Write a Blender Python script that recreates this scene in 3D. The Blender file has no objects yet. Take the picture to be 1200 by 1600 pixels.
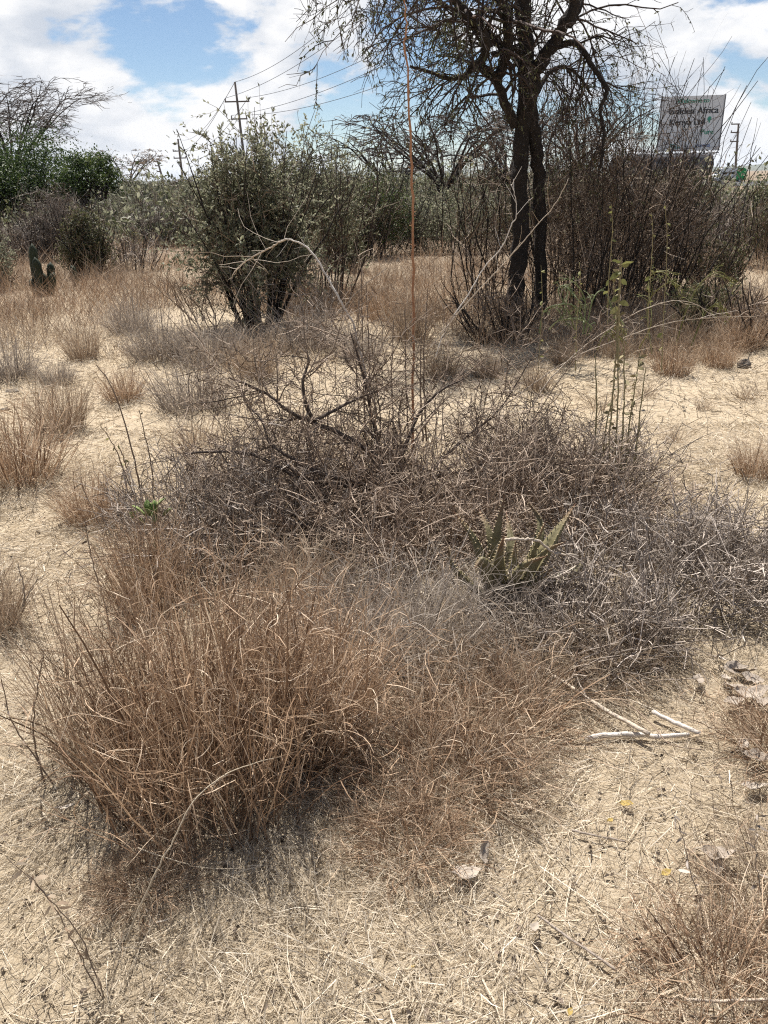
import bpy, math
import numpy as np
from mathutils import Vector, Matrix

# ------------------------------------------------------------------ camera, sky, sun, exposure
S = bpy.context.scene
W_PX, H_PX, F_PX = 1200.0, 1600.0, 1230.0
CAM_H, PITCH, ROLL = 1.6, math.radians(22.9), math.radians(1.4)
cam_data = bpy.data.cameras.new('camera')
cam = bpy.data.objects.new('camera', cam_data)
S.collection.objects.link(cam)
cam_data.sensor_fit = 'VERTICAL'
cam_data.sensor_height = 36.0
cam_data.sensor_width = 27.0
cam_data.lens = F_PX / H_PX * 36.0
cam_data.clip_start, cam_data.clip_end = 0.05, 30000.0
cam.location = (0, 0, CAM_H)
CAM_ROT = Matrix.Rotation(math.radians(90) - PITCH, 4, 'X') @ Matrix.Rotation(-ROLL, 4, 'Z')
cam.rotation_euler = CAM_ROT.to_euler()
S.camera = cam
S.render.resolution_x, S.render.resolution_y = 768, 1024

SUN_EL, SUN_AZ = math.radians(62), math.radians(-14)      # azimuth from +Y towards +X
wd = bpy.data.worlds.new('World'); S.world = wd; wd.use_nodes = True
nt = wd.node_tree; nt.nodes.clear()
def wn(t, **k):
    n = nt.nodes.new(t)
    for a, b in k.items(): setattr(n, a, b)
    return n
def wl(a, b): nt.links.new(a, b)
out = wn('ShaderNodeOutputWorld'); bg = wn('ShaderNodeBackground'); bg.inputs[1].default_value = 0.052
sky = wn('ShaderNodeTexSky', sky_type='NISHITA', sun_disc=False, sun_elevation=SUN_EL, sun_rotation=SUN_AZ,
         altitude=1600.0, air_density=1.0, dust_density=0.1, ozone_density=2.2)
tc = wn('ShaderNodeTexCoord')
mp = wn('ShaderNodeMapping'); mp.inputs['Scale'].default_value = (1, 1, 2.1); mp.inputs['Location'].default_value = (2.37, 0.6, 0.11)
wl(tc.outputs['Generated'], mp.inputs[0])
def cloud_noise(loc):
    a = wn('ShaderNodeVectorMath', operation='ADD'); a.inputs[1].default_value = loc
    wl(mp.outputs[0], a.inputs[0])
    n = wn('ShaderNodeTexNoise'); n.inputs['Scale'].default_value = 4.3; n.inputs['Detail'].default_value = 9
    n.inputs['Roughness'].default_value = 0.56; n.inputs['Distortion'].default_value = 0.15
    wl(a.outputs[0], n.inputs['Vector']); return n
n0 = cloud_noise((0, 0, 0)); n1 = cloud_noise((-0.012, 0.0, 0.075))
cov = wn('ShaderNodeMapRange', interpolation_type='SMOOTHSTEP')
cov.inputs[1].default_value = 0.47; cov.inputs[2].default_value = 0.535
sep = wn('ShaderNodeSeparateXYZ'); wl(tc.outputs['Generated'], sep.inputs[0])
crowd = wn('ShaderNodeMapRange', interpolation_type='SMOOTHSTEP'); wl(sep.outputs[2], crowd.inputs[0])
crowd.inputs[1].default_value = 0.02; crowd.inputs[2].default_value = 0.40; crowd.inputs[3].default_value = 0.015; crowd.inputs[4].default_value = -0.06
addc = wn('ShaderNodeMath', operation='ADD'); wl(n0.outputs[0], addc.inputs[0]); wl(crowd.outputs[0], addc.inputs[1]); wl(addc.outputs[0], cov.inputs[0])
# cloud body: brighter where the mass above thins out, greyer underneath
sub = wn('ShaderNodeMath', operation='SUBTRACT'); wl(n0.outputs[0], sub.inputs[0]); wl(n1.outputs[0], sub.inputs[1])
shade = wn('ShaderNodeMapRange'); shade.inputs[1].default_value = -0.10; shade.inputs[2].default_value = 0.06
shade.inputs[3].default_value = 0.0; shade.inputs[4].default_value = 1.0
wl(sub.outputs[0], shade.inputs[0])
ccol = wn('ShaderNodeMix', data_type='RGBA')
ccol.inputs[6].default_value = (6.4, 6.9, 7.7, 1); ccol.inputs[7].default_value = (10.0, 10.0, 10.1, 1)
wl(shade.outputs[0], ccol.inputs[0])
mix = wn('ShaderNodeMix', data_type='RGBA')
wl(cov.outputs[0], mix.inputs[0]); wl(sky.outputs[0], mix.inputs[6]); wl(ccol.outputs[2], mix.inputs[7])
wl(mix.outputs[2], bg.inputs[0]); wl(bg.outputs[0], out.inputs[0])

sun_d = bpy.data.lights.new('sun', 'SUN'); sun_d.energy = 5.0; sun_d.angle = math.radians(0.53); sun_d.color = (1.0, 0.955, 0.89)
sun = bpy.data.objects.new('sun', sun_d); S.collection.objects.link(sun)
sdir = Vector((math.cos(SUN_EL) * math.sin(SUN_AZ), math.cos(SUN_EL) * math.cos(SUN_AZ), math.sin(SUN_EL)))
sun.rotation_euler = (-sdir).to_track_quat('-Z', 'Y').to_euler(); sun.location = (0, 0, 30)
vs = S.view_settings
vs.view_transform = 'Standard'; vs.look = 'None'; vs.exposure = 0.95; vs.gamma = 1.0; vs.use_curve_mapping = False
S.render.engine = 'CYCLES'
S.cycles.use_denoising = False; S.cycles.filter_width = 1.15; S.cycles.sample_clamp_indirect = 2.5; S.cycles.caustics_reflective = False; S.cycles.max_bounces = 8; S.cycles.volume_bounces = 0; S.cycles.transparent_max_bounces = 8

# ------------------------------------------------------------------ helpers
C = S.collection
_R3 = np.array(CAM_ROT.to_3x3())
def hgt(x, y):
    x = np.asarray(x, float); y = np.asarray(y, float)
    a = 0.022 * np.sin(1.3 * x + 0.5) * np.sin(1.1 * y + 0.3) + 0.012 * np.sin(3.1 * x + 2.0 * y) + 0.010 * np.sin(5.3 * y - 2.2 * x + 1)
    a = a + 0.05 * np.sin(0.31 * x + 0.2 * y + 1.0)
    return a * np.clip((y + 1) / 3.0, 0.3, 1)
def ray(px, py):
    d = np.array([(px - W_PX / 2) / F_PX, -(py - H_PX / 2) / F_PX, -1.0])
    return _R3 @ d
def at(px, py, Y):                      # the point on that sight line at forward distance Y
    d = ray(px, py); k = Y / d[1]
    return np.array([d[0] * k, Y, CAM_H + d[2] * k])
def gp(px, py):                         # where that sight line meets the ground
    d = ray(px, py); k = -CAM_H / d[2]
    for _ in range(4): k = (float(hgt(d[0] * k, d[1] * k)) - CAM_H) / d[2]
    return np.array([d[0] * k, d[1] * k, CAM_H + d[2] * k])
def depth_of(p): return -float((np.asarray(p) - np.array([0, 0, CAM_H])) @ _R3[:, 2])
def px_m(p): return depth_of(p) / F_PX  # metres per photo pixel there
def nrm(v): return v / np.maximum(np.linalg.norm(v, axis=-1, keepdims=True), 1e-9)

class MB:
    """collects tubes, ribbons and leaves as arrays and links them as ONE mesh"""
    def __init__(s): s.v = []; s.f4 = []; s.f3 = []; s.m4 = []; s.m3 = []; s.r = []; s.t = []; s.n = 0
    def raw(s, v, f4=None, f3=None, r=0.5, t=0.5, mat=0):
        v = np.asarray(v, float).reshape(-1, 3); k = len(v)
        s.v.append(v); s.r.append(np.broadcast_to(np.asarray(r, float), (k,))); s.t.append(np.broadcast_to(np.asarray(t, float), (k,)))
        if f4 is not None and len(f4): f4 = np.asarray(f4, int).reshape(-1, 4); s.f4.append(f4 + s.n); s.m4.append(np.full(len(f4), mat))
        if f3 is not None and len(f3): f3 = np.asarray(f3, int).reshape(-1, 3); s.f3.append(f3 + s.n); s.m3.append(np.full(len(f3), mat))
        s.n += k
    def tubes(s, P, R, sides=3, mat=0, rnd=None, rng=None, cap=False, rough=0.0):
        P = np.asarray(P, float); N, K = P.shape[:2]; R = np.broadcast_to(np.asarray(R, float), (N, K))
        rng = rng or np.random.default_rng(1)
        T = nrm(np.gradient(P, axis=1))
        ref = nrm(rng.normal(size=(N, 1, 3)))
        ref = np.where(np.abs((ref * T[:, :1]).sum(-1, keepdims=True)) > 0.9, np.roll(ref, 1, -1), ref)
        U = nrm(np.cross(T, ref)); V = np.cross(T, U)
        a = np.arange(sides) * 2 * np.pi / sides
        RR = R[:, :, None, None]
        if rough: RR = RR * (1 + rough * rng.normal(size=(N, K, sides, 1)))
        ring = P[:, :, None] + RR * (np.cos(a)[:, None] * U[:, :, None] + np.sin(a)[:, None] * V[:, :, None])
        idx = np.arange(N * K * sides).reshape(N, K, sides)
        q = np.stack([idx[:, :-1], np.roll(idx, -1, 2)[:, :-1], np.roll(idx, -1, 2)[:, 1:], idx[:, 1:]], -1).reshape(-1, 4)
        if rnd is None: rnd = rng.random(N)
        r = np.repeat(np.broadcast_to(rnd, (N,)), K * sides); t = np.tile(np.repeat(np.linspace(0, 1, K), sides), N)
        f3 = None
        if cap and sides > 3:
            fan = np.array([[0, i, i + 1] for i in range(1, sides - 1)])
            e = idx[:, -1]; b = idx[:, 0]
            f3 = np.concatenate([e[:, fan].reshape(-1, 3), b[:, fan[:, ::-1]].reshape(-1, 3)])
        s.raw(ring, q, f3, r, t, mat)
    def ribbons(s, P, Wd, mat=0, rnd=None, rng=None):
        P = np.asarray(P, float); N, K = P.shape[:2]; Wd = np.broadcast_to(np.asarray(Wd, float), (N, K))
        rng = rng or np.random.default_rng(2)
        T = nrm(np.gradient(P, axis=1)); side = nrm(np.cross(T, nrm(rng.normal(size=(N, 1, 3)))))
        v = np.stack([P - side * Wd[..., None] / 2, P + side * Wd[..., None] / 2], 2)
        idx = np.arange(N * K * 2).reshape(N, K, 2)
        q = np.stack([idx[:, :-1, 0], idx[:, :-1, 1], idx[:, 1:, 1], idx[:, 1:, 0]], -1).reshape(-1, 4)
        if rnd is None: rnd = rng.random(N)
        s.raw(v, q, None, np.repeat(np.broadcast_to(rnd, (N,)), K * 2), np.tile(np.repeat(np.linspace(0, 1, K), 2), N), mat)
    def leaves(s, c, d, n, L, Wd, mat=0, rnd=None, rng=None, fold=0.12):
        c = np.asarray(c, float); N = len(c); rng = rng or np.random.default_rng(3)
        d = nrm(d); sd = nrm(np.cross(d, n)); n = np.cross(sd, d)
        L = np.broadcast_to(L, (N,))[:, None]; Wd = np.broadcast_to(Wd, (N,))[:, None]
        v = np.stack([c, c + d * L * .5 + sd * Wd / 2 + n * L * fold, c + d * L, c + d * L * .5 - sd * Wd / 2 + n * L * fold], 1)
        i = np.arange(N * 4).reshape(N, 4)
        f3 = np.concatenate([i[:, [0, 1, 2]], i[:, [0, 2, 3]]])
        if rnd is None: rnd = rng.random(N)
        s.raw(v, None, f3, np.repeat(np.broadcast_to(rnd, (N,)), 4), np.tile([0, .5, 1, .5], N), mat)
    def box(s, lo, hi, mat=0, rnd=0.5):
        x0, y0, z0 = lo; x1, y1, z1 = hi
        v = [(x0,y0,z0),(x1,y0,z0),(x1,y1,z0),(x0,y1,z0),(x0,y0,z1),(x1,y0,z1),(x1,y1,z1),(x0,y1,z1)]
        s.raw(v, [(0,3,2,1),(4,5,6,7),(0,1,5,4),(1,2,6,5),(2,3,7,6),(3,0,4,7)], None, rnd, .5, mat)
    def mesh(s, name, mats, smooth=True):
        me = bpy.data.meshes.new(name)
        v = np.concatenate(s.v); f4 = np.concatenate(s.f4) if s.f4 else np.zeros((0, 4), int); f3 = np.concatenate(s.f3) if s.f3 else np.zeros((0, 3), int)
        m = np.concatenate((s.m4 if s.f4 else []) + (s.m3 if s.f3 else []))
        me.vertices.add(len(v)); me.vertices.foreach_set('co', v.astype(np.float32).ravel())
        li = np.concatenate([f4.ravel(), f3.ravel()]).astype(np.int32)
        me.loops.add(len(li)); me.loops.foreach_set('vertex_index', li)
        tot = np.concatenate([np.full(len(f4), 4), np.full(len(f3), 3)]).astype(np.int32)
        st = np.concatenate([[0], np.cumsum(tot)[:-1]]).astype(np.int32)
        me.polygons.add(len(tot)); me.polygons.foreach_set('loop_start', st); me.polygons.foreach_set('loop_total', tot)
        me.polygons.foreach_set('material_index', m.astype(np.int32))
        me.polygons.foreach_set('use_smooth', np.full(len(tot), smooth))
        for nm, arr in (('rnd', s.r), ('t', s.t)):
            a = me.attributes.new(nm, 'FLOAT', 'POINT'); a.data.foreach_set('value', np.concatenate(arr).astype(np.float32))
        for mm in (mats if isinstance(mats, (list, tuple)) else [mats]): me.materials.append(mm)
        me.update(); me.validate()
        return me
    def build(s, name, mats, parent=None, loc=None, smooth=True, kind=None, label=None):
        o = bpy.data.objects.new(name, s.mesh(name, mats, smooth)); C.objects.link(o)
        if parent is not None: o.parent = parent
        if loc is not None: o.location = loc
        if kind: o['kind'] = kind
        if label: o['label'] = label
        return o
def tag(o, label, cat, group=None, kind=None):
    o['label'] = label; o['category'] = cat
    if group: o['group'] = group
    if kind: o['kind'] = kind
    return o
def thing(name, label, cat, loc=(0, 0, 0), rz=0, group=None, scale=1.0):
    o = bpy.data.objects.new(name, None); C.objects.link(o); o.empty_display_size = 0.1
    o.location = loc; o.rotation_euler = (0, 0, rz); o.scale = (scale,) * 3
    return tag(o, label, cat, group)
def copy_tree(o, parent=None):
    c = o.copy(); C.objects.link(c)
    if parent is not None: c.parent = parent
    for ch in list(o.children): copy_tree(ch, c)
    return c

# growth: batches of paths
def paths(start, d, L, K, wander=0.1, trop=(0, 0, 0), curl=None, rng=None, pull=None):
    N = len(start); d = nrm(np.asarray(d, float)); st = (np.broadcast_to(L, (N,)) / (K - 1))[:, None]
    P = [np.asarray(start, float)]; trop = np.asarray(trop, float)
    ax = nrm(np.cross(d, rng.normal(size=(N, 3))))
    for k in range(K - 1):
        d = nrm(d + wander * rng.normal(size=(N, 3)) + trop)
        if curl is not None:
            a = (np.broadcast_to(curl, (N,)) / (K - 1))[:, None]
            d = nrm(d * np.cos(a) + np.cross(ax, d) * np.sin(a))
        P.append(P[-1] + d * st)
    return np.stack(P, 1)
def children(P, R, n, t0, t1, ang, asd, rng, even=False, k=None):
    """start points, directions and radii of n side shoots per path"""
    N, K = P.shape[:2]; R = np.broadcast_to(R, (N, K))
    w = np.linalg.norm(np.diff(P, axis=1), axis=-1).sum(1)
    M = int(N * n); i = rng.choice(N, M, p=w / w.sum())
    t = (t0 + (t1 - t0) * rng.random(M)) * (K - 1); a = np.minimum(t.astype(int), K - 2); f = (t - a)[:, None]
    p = P[i, a] * (1 - f) + P[i, a + 1] * f; T = nrm(P[i, a + 1] - P[i, a])
    r = R[i, a] * (1 - f[:, 0]) + R[i, a + 1] * f[:, 0]
    q = nrm(np.cross(T, rng.normal(size=(M, 3)))); g = (ang + asd * rng.normal(size=M))[:, None]
    return p, T * np.cos(g) + q * np.sin(g), r, i, t / (K - 1)
def taper(r0, r1, K): return np.asarray(r0)[..., None] * (1 - np.linspace(0, 1, K)) + np.asarray(r1)[..., None] * np.linspace(0, 1, K) if np.ndim(r0) else r0 + (r1 - r0) * np.linspace(0, 1, K)
def smooth_path(pts, n):
    """Catmull-Rom through the points, n samples"""
    p = np.asarray(pts, float); p = np.concatenate([[2 * p[0] - p[1]], p, [2 * p[-1] - p[-2]]])
    m = len(p) - 3; u = np.linspace(0, m - 1e-6, n); i = u.astype(int); f = (u - i)[:, None]
    a, b, c, d = p[i], p[i + 1], p[i + 2], p[i + 3]
    return 0.5 * (2 * b + (c - a) * f + (2 * a - 5 * b + 4 * c - d) * f ** 2 + (3 * b - a - 3 * c + d) * f ** 3)

# ------------------------------------------------------------------ materials
def mat(name, stops, rough=0.85, trans=0.0, tmix=None, noise=0.0, nscale=30.0, bump=0.0, bscale=80.0, metal=0.0, spec=0.3):
    m = bpy.data.materials.new(name); m.use_nodes = True; t = m.node_tree; t.nodes.clear()
    N = lambda k, **kw: (lambda n: ([setattr(n, a, b) for a, b in kw.items()], n)[1])(t.nodes.new(k))
    L = t.links.new
    o = N('ShaderNodeOutputMaterial'); b = N('ShaderNodeBsdfPrincipled')
    b.inputs['Roughness'].default_value = rough; b.inputs['Metallic'].default_value = metal; b.inputs['Specular IOR Level'].default_value = spec
    at_ = N('ShaderNodeAttribute', attribute_name='rnd'); rp = N('ShaderNodeValToRGB')
    e = rp.color_ramp.elements
    while len(e) < len(stops): e.new(0.5)
    for i, c in enumerate(stops):
        e[i].position = i / max(1, len(stops) - 1); e[i].color = (*c, 1)
    fac = at_.outputs['Fac']
    tcn = N('ShaderNodeTexCoord')
    if noise:
        nz = N('ShaderNodeTexNoise'); nz.inputs['Scale'].default_value = nscale; nz.inputs['Detail'].default_value = 5
        L(tcn.outputs['Object'], nz.inputs['Vector'])
        ma = N('ShaderNodeMath', operation='MULTIPLY_ADD'); L(nz.outputs[0], ma.inputs[0]); ma.inputs[1].default_value = 2 * noise; ma.inputs[2].default_value = -noise
        ad = N('ShaderNodeMath', operation='ADD', use_clamp=True); L(fac, ad.inputs[0]); L(ma.outputs[0], ad.inputs[1]); fac = ad.outputs[0]
    L(fac, rp.inputs[0]); col = rp.outputs[0]
    if tmix:
        ta = N('ShaderNodeAttribute', attribute_name='t'); mr = N('ShaderNodeMapRange'); L(ta.outputs['Fac'], mr.inputs[0])
        mr.inputs[1].default_value = tmix[1]; mr.inputs[2].default_value = tmix[2]
        mx = N('ShaderNodeMix', data_type='RGBA'); L(mr.outputs[0], mx.inputs[0]); L(col, mx.inputs[6]); mx.inputs[7].default_value = (*tmix[0], 1); col = mx.outputs[2]
    L(col, b.inputs['Base Color'])
    if bump:
        n2 = N('ShaderNodeTexNoise'); n2.inputs['Scale'].default_value = bscale; n2.inputs['Detail'].default_value = 6
        L(tcn.outputs['Object'], n2.inputs['Vector'])
        bp = N('ShaderNodeBump'); bp.inputs['Strength'].default_value = bump; bp.inputs['Distance'].default_value = 0.02
        L(n2.outputs[0], bp.inputs['Height']); L(bp.outputs[0], b.inputs['Normal'])
    if trans:
        tr = N('ShaderNodeBsdfTranslucent'); L(col, tr.inputs[0]); ms = N('ShaderNodeMixShader'); ms.inputs[0].default_value = trans
        L(b.outputs[0], ms.inputs[1]); L(tr.outputs[0], ms.inputs[2]); L(ms.outputs[0], o.inputs[0])
    else: L(b.outputs[0], o.inputs[0])
    return m
M = {}
M['straw'] = mat('straw', [(.21,.16,.105), (.40,.33,.235), (.52,.44,.33), (.61,.53,.415), (.73,.66,.55)], .75, .25)
M['rust_grass'] = mat('rust_grass', [(.078,.045,.027), (.20,.124,.076), (.355,.24,.153), (.50,.365,.248), (.68,.555,.42)], .7, .22)
M['brown_grass'] = mat('brown_grass', [(.12,.082,.055), (.24,.17,.115), (.34,.255,.18), (.44,.35,.255), (.57,.48,.37)], .8, .28)
M['grey_grass'] = mat('grey_grass', [(.13,.105,.085), (.23,.19,.155), (.32,.27,.225), (.42,.36,.30), (.52,.46,.39)], .8, .25)
M['twig_grey'] = mat('twig_grey', [(.06,.05,.046), (.17,.138,.11), (.32,.267,.222), (.58,.50,.43)], .8)
M['twig_brown'] = mat('twig_brown', [(.042,.03,.022), (.13,.094,.068), (.25,.187,.138), (.48,.38,.295)], .8)
M['twig_far'] = mat('twig_far', [(.05,.042,.038), (.10,.085,.076), (.16,.138,.124), (.24,.21,.19)], .85)
M['twig_dark'] = mat('twig_dark', [(.025,.018,.016), (.05,.036,.03), (.085,.06,.05), (.14,.10,.085)], .9)
M['bark_dark'] = mat('bark_dark', [(.010,.008,.007), (.024,.019,.016), (.05,.04,.034)], .95, noise=.6, nscale=22, bump=1.0, bscale=60)
M['bark_thorn'] = mat('bark_thorn', [(.045,.032,.026), (.10,.075,.06), (.19,.15,.125)], .9, noise=.5, nscale=60, bump=.8, bscale=150)
M['bark_pale'] = mat('bark_pale', [(.38,.335,.29), (.50,.455,.405), (.62,.575,.525)], .7, noise=.35, nscale=50, bump=.3)
M['stick_pale'] = mat('stick_pale', [(.30,.245,.185), (.42,.35,.275), (.54,.465,.38)], .7, noise=.35, nscale=45, bump=.4)
M['stalk_red'] = mat('stalk_red', [(.20,.09,.05), (.34,.17,.09), (.42,.25,.15)], .75, noise=.5, nscale=40, bump=.3)
M['leaf_grey'] = mat('leaf_grey', [(.085,.09,.055), (.15,.158,.10), (.225,.228,.15), (.34,.33,.235)], .55, .5)
M['leaf_green'] = mat('leaf_green', [(.022,.04,.012), (.04,.066,.018), (.065,.10,.026), (.11,.14,.04)], .55, .3)
M['leaf_dark'] = mat('leaf_dark', [(.022,.016,.013), (.045,.033,.026), (.075,.056,.042)], .8, .1)
M['leaf_olive'] = mat('leaf_olive', [(.04,.048,.02), (.075,.085,.036), (.12,.125,.06), (.18,.17,.09)], .6, .3)
M['leaf_yellow'] = mat('leaf_yellow', [(.11,.12,.04), (.20,.20,.07), (.30,.28,.12)], .6, .35)
M['stem_green'] = mat('stem_green', [(.09,.12,.05), (.15,.18,.075), (.23,.25,.12)], .6)
M['stalk_olive'] = mat('stalk_olive', [(.14,.12,.06), (.24,.205,.11), (.35,.30,.17)], .8)
M['leaf_dry'] = mat('leaf_dry', [(.27,.22,.175), (.39,.33,.27), (.50,.435,.365)], .8, .2, noise=.4, nscale=60, bump=.4)
M['leaf_dead_yellow'] = mat('leaf_dead_yellow', [(.40,.28,.08), (.50,.38,.13)], .7, .3)
M['aloe'] = mat('aloe', [(.085,.072,.036), (.15,.13,.066), (.225,.195,.112)], .55, noise=.55, nscale=22, bump=.25, bscale=60, tmix=((.17,.085,.05), .62, 1.0))
M['aloe_spine'] = mat('aloe_spine', [(.42,.33,.20), (.55,.45,.30)], .5)
M['cactus'] = mat('cactus', [(.012,.018,.009), (.022,.03,.015), (.04,.048,.026)], .7, noise=.5, nscale=12)
M['wood_pole'] = mat('wood_pole', [(.09,.08,.07), (.15,.13,.115), (.22,.195,.17)], .9, noise=.5, nscale=3)
M['wire'] = mat('wire', [(.05,.05,.055), (.06,.06,.065)], .5)
M['insulator'] = mat('insulator', [(.16,.15,.14), (.2,.19,.18)], .4)
# ------------------------------------------------------------------ ground and hills
def ground_mat():
    m = bpy.data.materials.new('dry_ground'); m.use_nodes = True; t = m.node_tree; L = t.links.new
    b = t.nodes['Principled BSDF']; b.inputs['Roughness'].default_value = .95; b.inputs['Specular IOR Level'].default_value = .1
    tc = t.nodes.new('ShaderNodeTexCoord')
    def noise(sc, det=6, ro=.6):
        n = t.nodes.new('ShaderNodeTexNoise'); n.inputs['Scale'].default_value = sc; n.inputs['Detail'].default_value = det; n.inputs['Roughness'].default_value = ro
        L(tc.outputs['Object'], n.inputs['Vector']); return n.outputs[0]
    def ramp(f, stops):
        r = t.nodes.new('ShaderNodeValToRGB'); e = r.color_ramp.elements
        while len(e) < len(stops): e.new(.5)
        for i, (p, c) in enumerate(stops): e[i].position = p; e[i].color = (*c, 1)
        L(f, r.inputs[0]); return r.outputs[0]
    fine = ramp(noise(95, 8, .75), [(.28, (.17,.125,.082)), (.44, (.38,.305,.21)), (.58, (.50,.415,.30)), (.75, (.60,.52,.40))])
    soil = ramp(noise(40, 6), [(.3, (.34,.27,.185)), (.7, (.50,.415,.305))])
    mx = t.nodes.new('ShaderNodeMix'); mx.data_type = 'RGBA'
    sel = t.nodes.new('ShaderNodeMapRange'); L(noise(1.1, 5), sel.inputs[0]); sel.inputs[1].default_value = .42; sel.inputs[2].default_value = .58
    L(sel.outputs[0], mx.inputs[0]); L(fine, mx.inputs[6]); L(soil, mx.inputs[7])
    # far bushland ground is brown with dry grass
    sp = t.nodes.new('ShaderNodeSeparateXYZ'); L(tc.outputs['Object'], sp.inputs[0])
    far = t.nodes.new('ShaderNodeMapRange'); L(sp.outputs[1], far.inputs[0]); far.inputs[1].default_value = 9; far.inputs[2].default_value = 22
    fc = ramp(noise(.9, 8, .7), [(.3, (.13,.095,.066)), (.5, (.21,.16,.115)), (.7, (.31,.25,.185))])
    m2 = t.nodes.new('ShaderNodeMix'); m2.data_type = 'RGBA'; L(far.outputs[0], m2.inputs[0]); L(mx.outputs[2], m2.inputs[6]); L(fc, m2.inputs[7])
    L(m2.outputs[2], b.inputs['Base Color'])
    bp = t.nodes.new('ShaderNodeBump'); bp.inputs['Strength'].default_value = .9; bp.inputs['Distance'].default_value = .012
    L(noise(120, 8, .75), bp.inputs['Height']); L(bp.outputs[0], b.inputs['Normal'])
    return m
def build_ground():
    g = lambda a: np.concatenate([-a[::-1], a[1:]])
    near = np.linspace(0, 6, 61); far = 6 * np.geomspace(1.05, 1000, 34)
    xs = g(np.concatenate([near, far]))
    ys = np.concatenate([[-1500, -300, -60, -15, -6], np.linspace(-3, 14, 137), 14 + 6 * np.geomspace(.05, 1400, 34)])
    X, Y = np.meshgrid(xs, ys); Z = hgt(X, Y)
    n, k = X.shape; i = np.arange(n * k).reshape(n, k)
    q = np.stack([i[:-1, :-1], i[:-1, 1:], i[1:, 1:], i[1:, :-1]], -1)
    mb = MB(); mb.raw(np.stack([X, Y, Z], -1), q.reshape(-1, 4))
    o = mb.build('ground', ground_mat()); tag(o, 'pale dry ground of sandy soil and trampled straw', 'ground', kind='structure')
build_ground()

def build_hills():
    m = mat('hill_scrub', [(.05,.06,.035), (.085,.09,.05), (.13,.12,.075)], .95, noise=.6, nscale=.004)
    rng = np.random.default_rng(5)
    a = np.radians(np.linspace(-75, 75, 260)); rr = np.linspace(0, 1, 14)
    ridge = 24 + 24 * (np.sin(a * 3.1 + .2) * .5 + .5) + 11 * np.sin(a * 9 + 1) + 8 * np.sin(a * 23 + 2) + 4 * np.sin(a * 61)
    ridge = np.maximum(ridge, 15)
    A, R = np.meshgrid(a, rr); H = np.sin(R * np.pi) ** 1.2 * ridge[None] + 2 * rng.normal(size=A.shape) * np.sin(R * np.pi)
    D = 5200 + 1800 * (R - .5)
    i = np.arange(A.size).reshape(A.shape)
    mb = MB(); mb.raw(np.stack([np.sin(A) * D, np.cos(A) * D, H - 2], -1), np.stack([i[:-1, :-1], i[:-1, 1:], i[1:, 1:], i[1:, :-1]], -1).reshape(-1, 4))
    o = mb.build('hills', m); tag(o, 'low blue scrub-covered hills along the horizon', 'hills', kind='structure')
build_hills()

# ------------------------------------------------------------------ straw lying and standing on the ground
def in_view(p, k=1.0):       # roughly inside the view wedge, with a margin for a step to the side
    return np.abs(p[:, 0]) < (0.62 * p[:, 1] + 0.9) * k
def build_straw():
    rng = np.random.default_rng(11); mb = MB()
    def batch(n, y0, y1, L0, L1, w, up, K=3, pw=1.0):
        y = y0 + (y1 - y0) * rng.random(n) ** pw; x = (rng.random(n) * 2 - 1) * (0.62 * y + 0.9)
        # lie in drifts: a turning field of directions
        fa = 2.2 * np.sin(1.7 * x + .6 * y) + 1.8 * np.sin(.9 * y - 1.3 * x + 1) + rng.normal(size=n) * .9
        patch = np.sin(2.3 * x + 1.1 * y + .7) * np.sin(1.9 * y - .8 * x) + .5 * np.sin(5.1 * x - 3.3 * y)
        k_ = rng.random(n) < np.clip(.85 + .45 * patch, .55, 1.0); x, y, fa = x[k_], y[k_], fa[k_]; n = len(x)
        d = np.stack([np.cos(fa), np.sin(fa), up * np.abs(rng.normal(size=n)) - .02], 1)
        L = L0 + (L1 - L0) * rng.random(n) ** 1.6
        p = np.stack([x, y, hgt(x, y) + .002 + .022 * rng.random(n) ** 2], 1)
        P = paths(p, d, L, K, .10, (0, 0, -.06), curl=rng.normal(size=n) * .55, rng=rng)
        P[..., 2] = np.maximum(P[..., 2], hgt(P[..., 0], P[..., 1]) + .0015)
        tone = np.clip(.50 + .16 * np.sin(1.1 * x - .8 * y + 2) * np.sin(.7 * y + 1.9 * x) + .22 * rng.normal(size=n), 0, 1)
        wd = w * np.exp(.45 * rng.normal(size=n)); mb.ribbons(P, np.stack([wd, wd * .6] if K == 2 else [wd, wd * .9, wd * .3] if K == 3 else [wd, wd, wd * .7, wd * .2], 1), rnd=tone, rng=rng)
    batch(6000, .75, 4.5, .10, .22, .0015, .10, K=4)
    batch(92000, .75, 2.6,   .03, .12, .0012, .16, pw=.8)
    batch(50000, 2.4, 5.2, .04, .13, .0023, .20, pw=.8)
    batch(32000, 2.4, 5.2, .03, .10, .0023, .20, K=2, pw=.8)
    batch(42000, 5.0, 9.5, .05, .12, .0042, .35, K=2, pw=.8)
    batch(9000, .75, 2.7, .04, .10, .0015, 1.6, K=4)      # short standing stubble
    batch(9000, 2.5, 7.5, .04, .10, .0030, 1.5, K=4)
    o = mb.build('dry_straw', M['straw']); tag(o, 'pale straw and short dry grass matted over the ground', 'straw', kind='stuff')
build_straw()

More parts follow.
